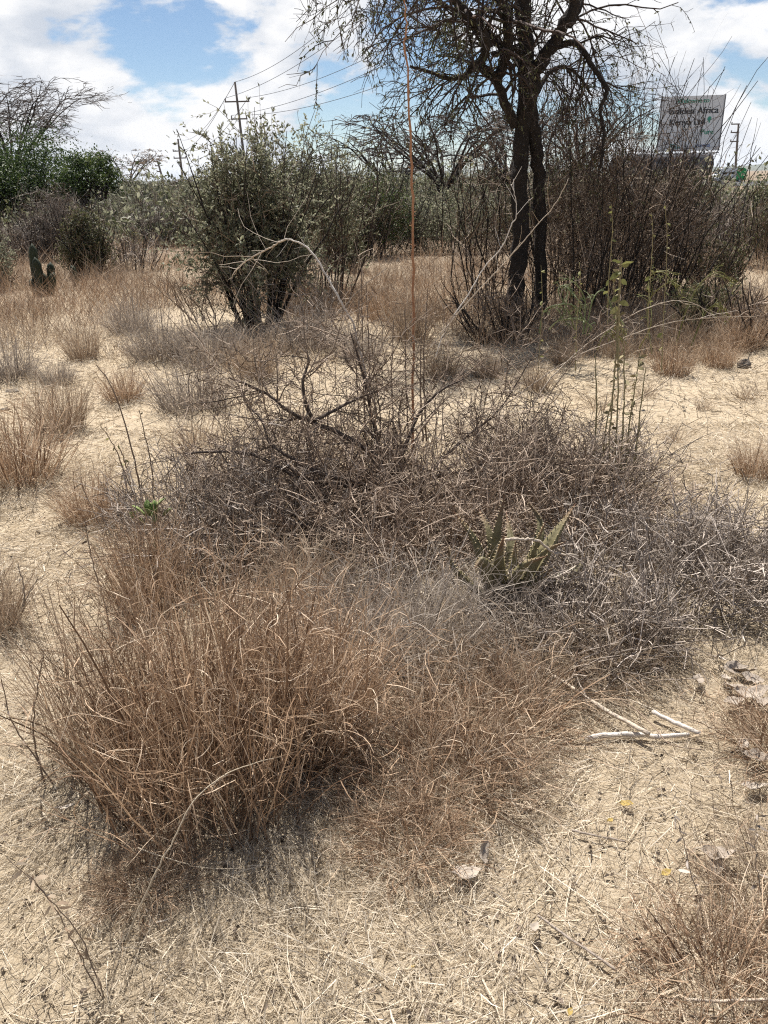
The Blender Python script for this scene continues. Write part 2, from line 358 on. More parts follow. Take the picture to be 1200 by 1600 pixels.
def build_litter():      # crumbs of bark, leaf and dung scattered on the straw
    rng = np.random.default_rng(14); mb = MB(); n = 5200; y = .8 + 7.5 * rng.random(n) ** 1.3; x = (rng.random(n) * 2 - 1) * (.62 * y + .9)
    s = (.004 + .009 * rng.random(n) ** 2); c = np.stack([x, y, hgt(x, y) + .006 + .012 * rng.random(n)], 1)
    mb.leaves(c, rng.normal(size=(n, 3)) * [1, 1, .3], rng.normal(size=(n, 3)) * .5 + [0, 0, 1], s * 1.6, s, rng=rng); mb.leaves(c + [.001, 0, -.002], rng.normal(size=(n, 3)) * [1, 1, .3], rng.normal(size=(n, 3)), s * 1.4, s, rng=rng)
    tag(mb.build('ground_litter', M['litter']), 'dark crumbs of bark and dead leaf strewn over the straw', 'litter', kind='stuff')
M['litter'] = mat('litter', [(.035,.026,.02), (.10,.075,.055), (.22,.17,.13)], .9)
build_litter()

# dry brown grass standing between the far bushes
def build_far_grass():
    rng = np.random.default_rng(12); mb = MB()
    def field(nc, per, y0, y1, h, w, keep, mats, spread=.16):
        cy = y0 + (y1 - y0) * rng.random(nc) ** 1.25; cx = (rng.random(nc) * 2 - 1) * (0.60 * cy + 1.5)
        k = keep(cx, cy); cx, cy = cx[k], cy[k]
        sz = .55 + .8 * rng.random(len(cx)); c = np.repeat(np.arange(len(cx)), per); n = len(c)
        off = rng.normal(size=(n, 2)) * spread * sz[c][:, None] * (1 + cy[c][:, None] * .02)
        x, y = cx[c] + off[:, 0], cy[c] + off[:, 1]
        d = np.stack([off[:, 0] * 1.6 + .22 * rng.normal(size=n), off[:, 1] * 1.6 + .22 * rng.normal(size=n), np.ones(n)], 1)
        L = h * sz[c] * (.45 + .75 * rng.random(n))
        P = paths(np.stack([x, y, hgt(x, y) - .01], 1), d, L, 3, .16, (0, 0, -.06), curl=rng.normal(size=n) * .5, rng=rng)
        tone = np.clip(.38 + .18 * rng.normal(size=len(cx))[c] + .2 * rng.normal(size=n), 0, 1)
        wd = w * (.6 + .8 * rng.random(n)) * (.6 + y * .06)
        mb.ribbons(P, np.stack([wd, wd * .9, wd * .3], 1), rnd=tone, rng=rng, mat=mats)
    # the clearing on the right starts at about 7.5 m, a few pale gaps stay open
    def keep(x, y):
        g = np.sin(.9 * x + 1.3 * y) + np.sin(1.7 * x - .6 * y + 2) * .8
        ok = np.where(x > .6, y > 7.6 + .35 * np.sin(2.1 * x), y > 7.2 + .4 * np.sin(1.9 * x))
        return ok & (g > np.where(y < 9.6, .25, -1.15))
    right = lambda x, y: (x > .35) & (y > 7.4 + .3 * np.sin(2.1 * x))
    field(520, 46, 7.2, 10.5, .36, .0030, right, 0)
    field(300, 40, 7.6, 11.5, .34, .0030, right, 2)
    left = lambda x, y: (x < .8) & (np.sin(.9 * x + 1.3 * y) + .8 * np.sin(1.7 * x - .6 * y + 2) > -.9)
    field(460, 44, 9.4, 14, .40, .0030, left, 2)
    field(700, 40, 10.5, 24, .52, .0032, lambda x, y: (y > 10) & (np.sin(.8 * x - .5 * y) + np.sin(1.5 * x + .7 * y + 1) > -.25), 2, .28)
    field(900, 42, 7.0, 17, .34, .0034, keep, 0)
    field(520, 24, 7.0, 16, .30, .0034, keep, 1)
    field(900, 22, 15, 60, .55, .0045, keep, 0, .3)
    o = mb.build('dry_bush_grass', [M['brown_grass'], M['grey_grass'], M['rust_grass']]); tag(o, 'knee-high brown dry grass spreading under the far bushes', 'grass', kind='stuff')
build_far_grass()

# the distant bushland: a belt of low bushes that reads as one mass
def build_far_bush():
    rng = np.random.default_rng(13); mb = MB()
    n = 900; y = 24 + 330 * rng.random(n) ** 2.2; x = (rng.random(n) * 2 - 1) * (.66 * y + 6)
    keep = ~((x > .26 * y) & (x < .46 * y) & (y > 55)) ; x, y = x[keep], y[keep]; n = len(x)
    h = (.7 + 1.5 * rng.random(n) ** 1.4) * (1 + .6 * np.clip((y - 60) / 200, 0, 1)); w = h * (.7 + .7 * rng.random(n)); per = 84
    c = np.repeat(np.arange(n), per); N = len(c)
    u = nrm(rng.normal(size=(N, 3))); rad = rng.random(N) ** .4
    p = np.stack([x[c] + u[:, 0] * w[c] * rad, y[c] + u[:, 1] * w[c] * rad, np.abs(u[:, 2]) * h[c] * rad * (1 + .25 * rng.normal(size=N))], 1)
    sz = .125 + .0027 * y[c]
    kind = (rng.random(n) < .5).astype(int)[c]
    for k in (0, 1):
        s = kind == k
        mb.leaves(p[s], rng.normal(size=(s.sum(), 3)) + [0, 0, .5], rng.normal(size=(s.sum(), 3)), sz[s], sz[s] * .5, mat=k, rng=rng)
    nt_ = 9000; i = rng.integers(0, n, nt_)
    P = paths(np.stack([x[i], y[i], np.zeros(nt_)], 1) + rng.normal(size=(nt_, 3)) * [.3, .3, 0], rng.normal(size=(nt_, 3)) * .6 + [0, 0, 1], h[i] * (.8 + .5 * rng.random(nt_)), 4, .15, rng=rng)
    wd = (.006 + .00045 * y[i])[:, None] * [1, .8, .6, .3]
    mb.ribbons(P, wd, mat=2, rng=rng)
    o = mb.build('distant_bushland', [M['leaf_grey'], M['leaf_olive'], M['twig_grey']]); tag(o, 'belt of low grey-green bushes reaching to the horizon', 'bushland', kind='stuff')
build_far_bush()

# ------------------------------------------------------------------ the air
def build_haze():
    m = bpy.data.materials.new('air'); m.use_nodes = True; t = m.node_tree; t.nodes.clear()
    o = t.nodes.new('ShaderNodeOutputMaterial'); v = t.nodes.new('ShaderNodeVolumePrincipled')
    v.inputs['Color'].default_value = (.78, .87, 1.0, 1); v.inputs['Density'].default_value = .00007; v.inputs['Anisotropy'].default_value = .2
    t.links.new(v.outputs[0], o.inputs['Volume'])
    mb = MB(); mb.box((-9000, -3000, -4), (9000, 9500, 82)); h = mb.build('haze', m, smooth=False); tag(h, 'thin pale blue air haze over the plain', 'haze', kind='stuff')
build_haze()
# ------------------------------------------------------------------ woody plants
def limb_parts(root, limbs, m, sides=8, name='limb', rough=.05, rng=None):
    """each limb a mesh of its own; limbs: list of (points, r0, r1) in the root's frame"""
    rng = rng or np.random.default_rng(4); outp = []
    for q, (pts, r0, r1) in enumerate(limbs):
        K = max(8, 4 * len(pts)); P = smooth_path(pts, K)
        nz = rng.normal(size=(K, 3)) * .13 * (r0 + r1) / 2; nz[0] = 0
        P = P + nz; R = r0 + (r1 - r0) * np.linspace(0, 1, K) ** .8
        mb = MB(); mb.tubes(P[None], R[None], sides, rng=rng, cap=True, rough=rough, rnd=np.array([.5]))
        mb.build('trunk' if (name == 'limb' and q == 0) else name, m, root)
        outp.append((P[None], R[None]))
    return outp
def resample(pr, K):
    P = np.concatenate([np.stack([smooth_path(p[0], K)]) for p, _ in pr]); R = np.stack([np.interp(np.linspace(0, 1, K), np.linspace(0, 1, r.shape[1]), r[0]) for _, r in pr])
    return P, R
def grow(P, R, gens, rng, env=None):
    """gens: dicts n, t0, t1, ang, asd, len (lo, hi), K, wander, trop, rf (child radius over parent), rmin. Returns the list of generations"""
    res = []
    for g in gens:
        p, d, r, i, t = children(P, R, g['n'], g.get('t0', .2), g.get('t1', 1), g.get('ang', .8), g.get('asd', .25), rng)
        L = g['len'][0] + (g['len'][1] - g['len'][0]) * rng.random(len(p))
        if g.get('bias') is not None: d = nrm(d) + np.asarray(g['bias'])
        if g.get('flat') is not None: d = nrm(d) * [1, 1, g['flat']]
        K = g.get('K', 4); P = paths(p, d, L, K, g.get('wander', .15), g.get('trop', (0, 0, 0)), g.get('curl') and rng.normal(size=len(p)) * g['curl'], rng)
        r0 = np.maximum(r * g.get('rf', .6), g.get('rmin', .001)); R = taper(r0, np.maximum(r0 * g.get('tip', .4), g.get('rmin', .001) * .6), K)
        if env is not None:
            ok = env(P[:, -1]); P, R = P[ok], R[ok]
        res.append((P, R))
    return res
def add_gens(mb, gens, sides=3, mat=0, rng=None, base=.5, var=.22, flat_from=99):
    for q, (P, R) in enumerate(gens):          # the finest shoots are plain slivers
        rn = np.clip(base + var * rng.normal(size=len(P)), 0, 1)
        if q >= flat_from: mb.ribbons(P, R * 2.5, mat, rnd=rn, rng=rng)
        else: mb.tubes(P, R, sides, mat, rng=rng, rnd=rn)
def tip_leaves(mb, P, n, L, Wd, rng, mat=0, t0=.2, droop=0.0):
    p, d, r, i, t = children(P, np.zeros(P.shape[:2]), n, t0, 1, .9, .4, rng)
    d = d + [0, 0, -droop]
    mb.leaves(p, d, rng.normal(size=p.shape), L * (.6 + .8 * rng.random(len(p))), Wd * (.6 + .8 * rng.random(len(p))), mat, rng=rng)

# ---- the large dark tree
def big_tree():
    rng = np.random.default_rng(21)
    B = gp(800, 505); D = B[1]
    root = thing('acacia_tree', 'large dark-barked thorn tree with twin trunks and sparse drooping twigs', 'tree', B)
    A = lambda x, y, dy=0.0: at(x, y, D + dy) - B
    limbs = [([A(800, 520), A(806, 460), A(812, 380), A(812, 300), A(812, 250), A(818, 200), A(822, 120), A(820, 40), A(818, -60), A(812, -170)], .108, .078),
             ([A(846, 500, .10), A(845, 400, .12), A(842, 300, .10), A(837, 235, .05), A(830, 180, .0), A(826, 130, -.02)], .066, .075),
             ([A(822, 170), A(838, 112, -.05), A(858, 78, -.1), A(880, 42, -.15), A(900, 0, -.2), A(925, -70, -.3), A(960, -150, -.5)], .085, .05),
             ([A(806, 195), A(790, 165, -.1), A(778, 130, -.25), A(765, 112, -.35), A(740, 102, -.4), A(728, 118, -.4), A(700, 122, -.5), A(668, 112, -.6), A(640, 104, -.7)], .062, .012),
             ([A(776, 132, -.25), A(785, 100, -.3), A(795, 60, -.4), A(790, 20, -.5), A(765, -30, -.6), A(720, -90, -.8)], .058, .045),
             ([A(745, 108, -.38), A(760, 75, -.6), A(745, 40, -.8), A(715, 5, -1.0), A(670, -50, -1.2)], .048, .035),
             ([A(770, 85, -.4), A(800, 75, -.3), A(815, 85, -.1)], .03, .026),
             ([A(868, 72, -.1), A(900, 68, -.2), A(920, 95, -.3), A(940, 125, -.35), A(948, 145, -.4), A(938, 172, -.4), A(944, 210, -.4), A(938, 262, -.45)], .036, .014),
             ([A(890, 40, -.2), A(905, 15, -.1), A(915, -20)], .035, .022),
             ([A(835, 150, 0), A(860, 112, .25), A(885, 105, .4), A(905, 120, .5), A(925, 150, .6)], .032, .012),
             ([A(828, 130, .1), A(805, 90, .35), A(770, 55, .6), A(715, 20, .9), A(650, -20, 1.1)], .04, .02),
             ([A(820, -20), A(850, -70, .3), A(890, -130, .7), A(940, -200, 1.0)], .06, .03),
             ([A(818, -60), A(770, -120, .3), A(690, -170, .6), A(590, -190, .9)], .06, .03),
             ([A(720, -90, -.8), A(670, -120, -1), A(620, -120, -1.2), A(575, -95, -1.4)], .04, .015),
             ([A(670, -50, -1.2), A(635, -60, -1.4), A(600, -45, -1.6), A(568, -15, -1.7)], .032, .012)]
    pr = limb_parts(root, limbs, M['bark_dark'], 9, rng=rng, rough=.07)
    # drooping secondary branches off the upper limbs, then fine twigs
    P, R = resample(pr[3:], 12)
    g = grow(P, R, [dict(n=21, t0=.15, ang=.95, asd=.35, len=(.35, 1.25), K=7, wander=.2, trop=(0, 0, -.11), rf=.42, rmin=.0045, tip=.4),
                    dict(n=7.5, t0=.15, ang=.8, asd=.3, len=(.15, .55), K=5, wander=.22, trop=(0, 0, -.13), rf=.55, rmin=.003),
                    dict(n=3.0, t0=.2, ang=.8, asd=.3, len=(.06, .2), K=3, wander=.25, trop=(0, 0, -.05), rf=.6, rmin=.0024)], rng)
    mb = MB(); add_gens(mb, g, rng=rng, base=.3, flat_from=1); mb.build('twigs', M['twig_dark'], root, kind='stuff')
    mb = MB(); s = rng.random(len(g[1][0])) < .8; tip_leaves(mb, g[1][0][s], 6.5, .034, .015, rng, droop=.7)
    mb.build('foliage', M['leaf_olive'], root, kind='stuff')
    # a small dark tangle of mistletoe hanging in the crown
    mb = MB(); c = A(712, 62, -.7); n = 420; p = c + rng.normal(size=(n, 3)) * [.14, .12, .17]
    mb.leaves(p, rng.normal(size=(n, 3)) * .5 + [0, 0, -1], rng.normal(size=(n, 3)), .06, .014, rng=rng); mb.build('mistletoe', M['leaf_olive'], root, kind='stuff')
big_tree()

# ---- many-stemmed shrubs
def envelope(w, h, rng, depth=1.0, low=-9.0, soft=.07):
    ph = rng.random(4) * 6.28
    def f(p):
        a = np.arctan2(p[:, 1], p[:, 0]); e = np.arctan2(p[:, 2], np.hypot(p[:, 0], p[:, 1]) + 1e-6)
        k = .88 + .10 * np.sin(3 * a + ph[0]) + .09 * np.sin(5 * a + 4 * e + ph[1]) + .07 * np.sin(7 * e + ph[2]) + soft * rng.normal(size=len(p))
        r = np.sqrt((2 * p[:, 0] / w) ** 2 + (2 * p[:, 1] / (w * depth)) ** 2 + (np.maximum(p[:, 2] - .25 * h, 0) / (.75 * h)) ** 2)
        return (r < k) & (p[:, 2] > low)
    return f
def shrub(name, label, ext, mats, seed, stems=14, leaf=None, nleaf=3.0, n=(12, 7, 3), ln=(.5, .25, .1), splay=.5, stem_r=.012, cat='shrub', group=None, base_r=.15,
          wander=.1, tone=.45, min_r=.003, depth=.9, up=.04, dy=0.0, t0=.12, soft=.09, low=0.0, hvar=.2):
    """ext: pixels (left, right, top, foot) of the plant; mats: stem, twig; leaf: (material, length, width)"""
    rng = np.random.default_rng(seed); x0, x1, top, foot = ext
    B = gp((x0 + x1) / 2, foot); B[1] += dy; B[0] *= B[1] / (B[1] - dy); B[2] = float(hgt(B[0], B[1]))
    w = (x1 - x0) * px_m(B); h = at((x0 + x1) / 2, top, B[1])[2] - B[2]
    root = thing(name, label, cat, B, 0, group); env = envelope(w, h, rng, depth, soft=soft)
    a = rng.random(stems) * 2 * np.pi; q_ = np.sqrt(rng.random(stems)); rr = base_r * w * q_
    st = np.stack([np.cos(a) * rr, np.sin(a) * rr * depth, np.full(stems, -.03)], 1)
    sp = splay * q_ * w / h
    d = np.stack([np.cos(a) * sp, np.sin(a) * sp * depth, np.ones(stems)], 1)
    P = paths(st, d, h * (.98 - hvar * rng.random(stems)), 9, wander, (0, 0, up * .5), rng=rng); R = taper(stem_r * (.6 + .7 * rng.random(stems)), np.full(stems, min_r), 9)
    if low:                # a skirt of short low shoots so that the bush is leafy to the ground
        ns = int(stems * low); a2 = rng.random(ns) * 2 * np.pi; r2 = .28 * w * np.sqrt(rng.random(ns))
        s2 = np.stack([np.cos(a2) * r2, np.sin(a2) * r2 * depth, np.full(ns, -.02)], 1); d2 = np.stack([np.cos(a2), np.sin(a2), .55 + .6 * rng.random(ns)], 1)
        P = np.concatenate([P, paths(s2, d2, .45 * h * (.6 + .6 * rng.random(ns)), 9, wander, (0, 0, .02), rng=rng)]); R = np.concatenate([R, taper(np.full(ns, stem_r * .5), np.full(ns, min_r), 9)])
    for q in range(len(P)):
        mb = MB(); mb.tubes(P[q:q + 1], R[q:q + 1], 5, rng=rng, rnd=np.array([tone])); mb.build('stem', mats[0], root)
    gens = [dict(n=n[0], t0=t0, ang=.75, asd=.35, len=(.45 * ln[0] * h, ln[0] * h), K=6, wander=.17, trop=(0, 0, up), rf=.55, rmin=min_r),
            dict(n=n[1], t0=.1, ang=.75, asd=.35, len=(.45 * ln[1] * h, ln[1] * h), K=4, wander=.2, trop=(0, 0, up), rf=.6, rmin=min_r * .85)]
    if n[2]: gens.append(dict(n=n[2], t0=.1, ang=.8, asd=.35, len=(.4 * ln[2] * h, ln[2] * h), K=3, wander=.2, rf=.6, rmin=min_r * .75))
    g = grow(P, R, gens, rng, env)
    mb = MB(); add_gens(mb, g, rng=rng, base=tone, flat_from=0 if B[1] > 10.5 else 1); mb.build('twigs', mats[1], root, kind='stuff')
    if leaf:
        mb = MB()
        for q in range(1, len(g)): tip_leaves(mb, g[q][0], nleaf, leaf[1], leaf[2], rng)
        tip_leaves(mb, g[0][0], nleaf * 1.5, leaf[1], leaf[2], rng, t0=.35)
        mb.build('foliage', leaf[0], root, kind='stuff')
    return root
shrub('leafy_bush', 'tall grey-green leafy bush with dark bare stems at its foot', (268, 545, 170, 508), (M['bark_dark'], M['twig_brown']), 31, stems=30,
      leaf=(M['leaf_grey'], .048, .02), nleaf=9.0, splay=.42, stem_r=.017, base_r=.12, n=(22, 9, 2.5), t0=.2, up=.04, soft=.13)
shrub('leafy_bush', 'slender upright grey-green bush close behind the leafy domed bush', (380, 600, 150, 470), (M['twig_dark'], M['twig_brown']), 32, stems=30,
      leaf=(M['leaf_grey'], .050, .019), nleaf=8.0, splay=.4, stem_r=.012, base_r=.25, n=(16, 8, 2), t0=.2, up=.07, soft=.17)
shrub('bare_shrub', 'low leafless grey thorn shrub at the foot of the leafy domed bush', (375, 560, 350, 525), (M['twig_grey'], M['twig_grey']), 33, stems=16, splay=.8, stem_r=.008, base_r=.3, n=(10, 5, 2), wander=.2, min_r=.0028, tone=.4)
shrub('bare_shrub', 'spindly brown leafless shrub left of the leafy domed bush', (245, 420, 385, 515), (M['twig_brown'], M['twig_brown']), 34, stems=16, splay=.8, stem_r=.008, base_r=.3, n=(9, 5, 2), wander=.2, min_r=.0028)
def thicket(label, ext, seed, stems, leafm=None, n=(16, 7, 3), nleaf=1.6, dy=0.0, tw='twig_dark', tone=.45, base_r=.35, ln=(.4, .22, .1), splay=.45, up=.03, sr=.009, hv=.3):
    return shrub('thicket_shrub', label, ext, (M['bark_dark'], M[tw]), seed, stems=stems, leaf=leafm and (M[leafm], .032, .016), nleaf=nleaf, splay=splay, stem_r=sr, base_r=base_r, group='tangled shrubs round the dark tree', min_r=.0032, tone=tone, wander=.13, n=n, ln=ln, dy=dy, t0=.05, up=up, soft=.32, hvar=hv)
thicket('dense dark-brown twiggy thicket hugging the right side of the twin trunks', (790, 1010, 40, 490), 41, 54, 'leaf_dark', n=(20, 7, 2.5), nleaf=.8, tw='twig_brown', tone=.42, base_r=.4, hv=.4)
thicket('dense dark thicket under the billboard, right of the twin trunks', (905, 1110, 120, 475), 42, 48, 'leaf_dark', n=(18, 7, 2.5), nleaf=.8, tw='twig_brown', tone=.4, base_r=.35, hv=.7, splay=.7)
thicket('thin upright bare saplings reaching up behind the twin trunks', (800, 960, 40, 470), 43, 26, n=(16, 6, 2), dy=.5, tw='twig_brown')
thicket('thin tall leafless saplings crossing in front of the billboard', (900, 1120, 40, 455), 44, 30, n=(13, 6, 2), sr=.007, splay=.3, up=-.01, dy=.3)
thicket('bare dark sapling clump left of the twin trunks', (680, 840, 130, 480), 45, 24, n=(13, 6, 2), dy=.4, tw='twig_brown')
thicket('low brown bramble piled against the left foot of the twin trunks', (705, 850, 400, 530), 46, 26, n=(12, 6, 3), dy=-.1, tw='twig_brown', splay=.8)
def olive(label, ext, seed, leafm=None, nleaf=3.0, stems=18, base_r=.3, tw='twig_brown', ll=.05, n=(13, 7, 0), tone=.45, splay=.55, up=.05, dy=0.0, ln=(.5, .28, .1)):
    return shrub('scrub_bush', label, ext, (M['bark_dark'], M[tw]), seed, stems=stems, leaf=leafm and (M[leafm], ll, ll * .42), nleaf=nleaf, splay=splay, stem_r=.014, base_r=base_r, min_r=.0042, group='scrub bushes behind the clearing', n=n, tone=tone, up=up, dy=dy, ln=ln, t0=.0, low=.55)
olive('dark reedy upright bush standing by the roadside clearing below the white and green van', (1120, 1290, 262, 415), 51, 'leaf_olive', 2.0, 26, up=.12, splay=.35, base_r=.4)
olive('faded olive broom-like bush right of the dark thicket', (1050, 1170, 330, 450), 52, 'leaf_olive', 2.0, up=.1)
olive('brown half-dry bush at the edge of the clearing, right of the thicket', (1090, 1260, 415, 535), 53, None, stems=30, base_r=.45, n=(16, 8, 0), tone=.55)
olive('low yellowish broom bush in front of the dark thicket', (1030, 1160, 420, 520), 54, 'leaf_olive', 1.4, tw='stalk_olive')
olive('broad dark-green bush behind the tall red stalk', (520, 660, 222, 400), 55, 'leaf_green', 6, 26, base_r=.4, ll=.065, n=(16, 9, 0))
olive('grey-green rounded bush filling the gap left of the twin trunks', (610, 790, 250, 392), 56, 'leaf_grey', 6, 26, base_r=.4, ll=.065, n=(16, 9, 0))
olive('small yellow-green bush below the broad dark-green bush', (495, 590, 315, 425), 57, 'leaf_olive', 6, n=(14, 8, 0))
olive('dusky grey bush between the slender bush and the dark-green bush', (470, 620, 205, 405), 58, 'leaf_grey', 4, 22, base_r=.35, ll=.06)
olive('low leafy bush at the far end of the red-brown grass', (420, 540, 255, 388), 59, 'leaf_grey', 4, ll=.06)
olive('wide grey-olive bush low behind the twin trunks', (740, 900, 262, 390), 60, 'leaf_olive', 4, ll=.06)
olive('small round green bush with dark foot beside the column cactus', (92, 190, 318, 432), 61, 'leaf_olive', 6, 20, base_r=.15, n=(15, 9, 0))
olive('purple-brown bare bush behind the small round green bush', (28, 165, 275, 405), 62, None, stems=34, base_r=.4, tw='twig_grey', n=(18, 9, 3), tone=.35)
olive('dark leafy bush over a single leaning trunk, left of the column cactus', (-70, 45, 300, 455), 63, 'leaf_grey', 6, 10, base_r=.06, n=(16, 9, 0), ln=(.45, .25, .1))
olive('bare grey brush heaped behind the dark leafy bush', (-30, 90, 320, 410), 64, None, stems=28, base_r=.4, tw='twig_grey', n=(16, 8, 2))
olive('thin leafless bush between the green bush and the leafy domed bush', (150, 260, 345, 425), 65, None, stems=18, base_r=.4, tw='twig_grey')
olive('pale grey-green bush in front of the flat-topped far tree', (150, 255, 285, 372), 66, 'leaf_grey', 2.5, 20, base_r=.4, tw='twig_grey', ll=.07)
olive('dark little bush standing in the red-brown grass', (238, 295, 310, 378), 67, 'leaf_grey', 5, 14, ll=.07)
olive('grey-green bush left behind the leafy domed bush', (270, 360, 265, 380), 68, 'leaf_grey', 4, 18, ll=.06)

for k, (ext, lm, nl, lab) in enumerate([((150, 300, 270, 345), 'leaf_grey', 3, 'hazy grey-green bush below the leaning power poles'), ((285, 420, 262, 352), 'leaf_grey', 4, 'dull green far bush hidden behind the leafy domed bush'),
    ((430, 560, 240, 350), 'leaf_olive', 4, 'olive far bush showing between the slender bush and the dusky bush'), ((560, 700, 248, 352), 'leaf_grey', 5, 'grey-green far bush behind the broad dark-green bush'),
    ((650, 800, 240, 348), 'leaf_olive', 4, 'olive far bush below the grey umbrella thorn'), ((780, 930, 245, 350), 'leaf_grey', 4, 'grey far bush seen between the twin trunks and the thicket'),
    ((1000, 1120, 262, 372), 'leaf_olive', 3, 'olive far bush below the tanker trailer'), ((1090, 1200, 292, 400), None, 0, 'bare grey far bush below the white and green van'), ((1140, 1290, 285, 380), 'leaf_olive', 3, 'olive far bush behind the dark reedy bush'),
    ((-60, 70, 290, 360), 'leaf_grey', 3, 'grey far bush under the dark-green tree crown'), ((60, 190, 292, 365), None, 0, 'bare grey far bush under the forked dark-green tree'), ((215, 330, 300, 385), None, 0, 'low bare bush in the red-brown grass before the leaning poles')]):
    olive(lab, (ext[0] - 15, ext[1] + 15, ext[2] - 8, ext[3]), 600 + k, lm, nl * 1.8, 26, base_r=.42, tw='twig_grey', ll=.09, n=(16, 9, 0), splay=.5)

# ---- far trees: leafy crowns and bare umbrella thorns
def crown_tree(label, px, top, dist, hw, h, seed, leafm, trunks=3, clumps=46, per=150, ls=.11):
    rng = np.random.default_rng(seed); B = at(px, 300, dist); B[2] = 0.0
    root = thing('leafy_tree', label, 'tree', B)
    topz = at(px, top, dist)[2]; base = topz - h
    u = nrm(rng.normal(size=(clumps, 3))); u[:, 2] = np.abs(u[:, 2]) * 1.1 - .35
    c = u * np.array([hw, hw, h * .52]) * (.45 + .55 * rng.random((clumps, 1)) ** .5) + [0, 0, base + h * .45]
    tr = [np.array([0, 0, -.1])[None] + rng.normal(size=(1, 3)) * [.15, .15, 0] for _ in range(trunks)]
    for q in range(trunks):
        e = np.array([rng.normal() * hw * .4, rng.normal() * hw * .4, base + h * .45])
        mb = MB(); P = smooth_path([tr[q][0], tr[q][0] * .6 + e * .4 + rng.normal(size=3) * .1, e], 10)[None]
        mb.tubes(P, taper(.11, .05, 10)[None], 7, rng=rng, rnd=np.array([.4])); mb.build('trunk', M['bark_dark'], root)
    st = np.tile([0, 0, base + h * .25], (clumps, 1)) + rng.normal(size=(clumps, 3)) * [.3, .3, .15]
    L = np.linalg.norm(c - st, axis=1); P = np.stack([st * (1 - k) + c * k + rng.normal(size=c.shape) * .08 for k in np.linspace(0, 1, 6)], 1)
    mb = MB(); mb.tubes(P, taper(np.full(clumps, .045), np.full(clumps, .012), 6), 4, rng=rng, rnd=.4); mb.build('limbs', M['bark_dark'], root, kind='stuff')
    i = np.repeat(np.arange(clumps), per); n = len(i); s = (.20 + .16 * rng.random(clumps)) * hw * .62
    p = c[i] + rng.normal(size=(n, 3)) * s[i][:, None] * [1, 1, .75]
    tone = np.clip(.4 + .2 * rng.normal(size=clumps)[i] + .2 * rng.normal(size=n), 0, 1)
    mb = MB(); mb.leaves(p, rng.normal(size=(n, 3)), rng.normal(size=(n, 3)) + [0, 0, 1.2], ls * (.6 + .8 * rng.random(n)), ls * .5, rnd=tone, rng=rng)
    mb.build('crown', M[leafm], root, kind='stuff')
crown_tree('broad bright-green leafy tree under the bare umbrella thorn', 55, 188, 34, 2.5, 4.0, 71, 'leaf_green', clumps=70, per=190)
crown_tree('dark-green rounded tree on thin forked trunks beside the broad green tree', 140, 220, 32, 1.2, 2.4, 72, 'leaf_green', trunks=3, clumps=40)
crown_tree('dark-green tree crown left of the broad green tree', -30, 212, 33, 1.7, 3.2, 73, 'leaf_green', clumps=50)
crown_tree('small dark bush-like tree below the flat-topped far tree', 215, 278, 42, .8, 1.9, 74, 'leaf_grey', clumps=30)
def umbrella(label, px, base_y, dist, top, hw, seed, lay=3, nl=9, leafm=None, tw='twig_far', dens=1.0, thick=1.0, group=None):
    rng = np.random.default_rng(seed); B = at(px, base_y, dist); B[2] = 0.0
    root = thing('umbrella_thorn', label, 'tree', B, 0, group)
    topz = at(px, top, dist)[2]
    mb = MB(); fork = np.array([.1, 0, topz * .30])
    P0 = smooth_path([[0, 0, -.1], [.08, .02, topz * .2], fork], 8)[None]; mb.tubes(P0, taper(.13 * thick, .085 * thick, 8)[None], 8, rng=rng, rnd=np.array([.5])); mb.build('trunk', M['bark_dark'], root)
    a = np.linspace(0, 2 * np.pi, nl, endpoint=False) + rng.normal(size=nl) * .25
    PL = []; RL = []
    for q in range(nl):
        rad = hw * (.45 + .55 * rng.random()); zt = topz * (.98 - .13 * (rad / hw) ** 2 * rng.random() - .05 * rng.random())
        e = np.array([np.cos(a[q]) * rad, np.sin(a[q]) * rad, zt]); m_ = fork * .40 + e * .60; m_[2] = zt * (.74 + .14 * rng.random())
        P = smooth_path([fork, fork * .7 + m_ * .3 + [0, 0, .06 * topz], m_, e], 12) + rng.normal(size=(12, 3)) * .03
        R = taper(.06 * thick, .014 * thick, 12); PL.append(P); RL.append(R)
        mb = MB(); mb.tubes(P[None], R[None], 5, rng=rng, rnd=np.array([.45])); mb.build('limb', M['bark_dark'], root)
    flat = lambda t: (0, 0, t)
    g = grow(np.array(PL), np.array(RL), [dict(n=9 * dens, t0=.45, ang=.75, asd=.25, len=(.18 * hw, .5 * hw), K=6, wander=.14, trop=(0, 0, .015), rf=.6, rmin=.013 * thick, flat=.35),
                    dict(n=6 * dens, t0=.2, ang=.7, asd=.25, len=(.09 * hw, .25 * hw), K=4, wander=.16, rf=.6, rmin=.010 * thick, flat=.4),
                    dict(n=4 * dens, t0=.1, ang=.7, asd=.3, len=(.04 * hw, .12 * hw), K=3, wander=.16, rf=.7, rmin=.008 * thick, flat=.3)], rng)
    for q in range(3):
        P = g[q][0]; P[..., 2] = np.minimum(P[..., 2], topz * 1.0 + .04 * rng.normal(size=P.shape[:2]))
    mb = MB(); add_gens(mb, g, rng=rng, base=.4, flat_from=0); mb.build('twigs', M[tw], root, kind='stuff')
    if leafm:
        mb = MB(); tip_leaves(mb, g[2][0], 1.6, .10, .05, rng); mb.build('foliage', M[leafm], root, kind='stuff')
umbrella('wide leafless umbrella thorn tree rising behind the broad green tree', 25, 300, 42, 132, 4.7, 81, nl=22, dens=.9)
umbrella('brownish flat-topped thorn tree near the leaning power poles', 198, 300, 58, 236, 2.6, 82, nl=10, leafm='brown_grass', dens=.7)
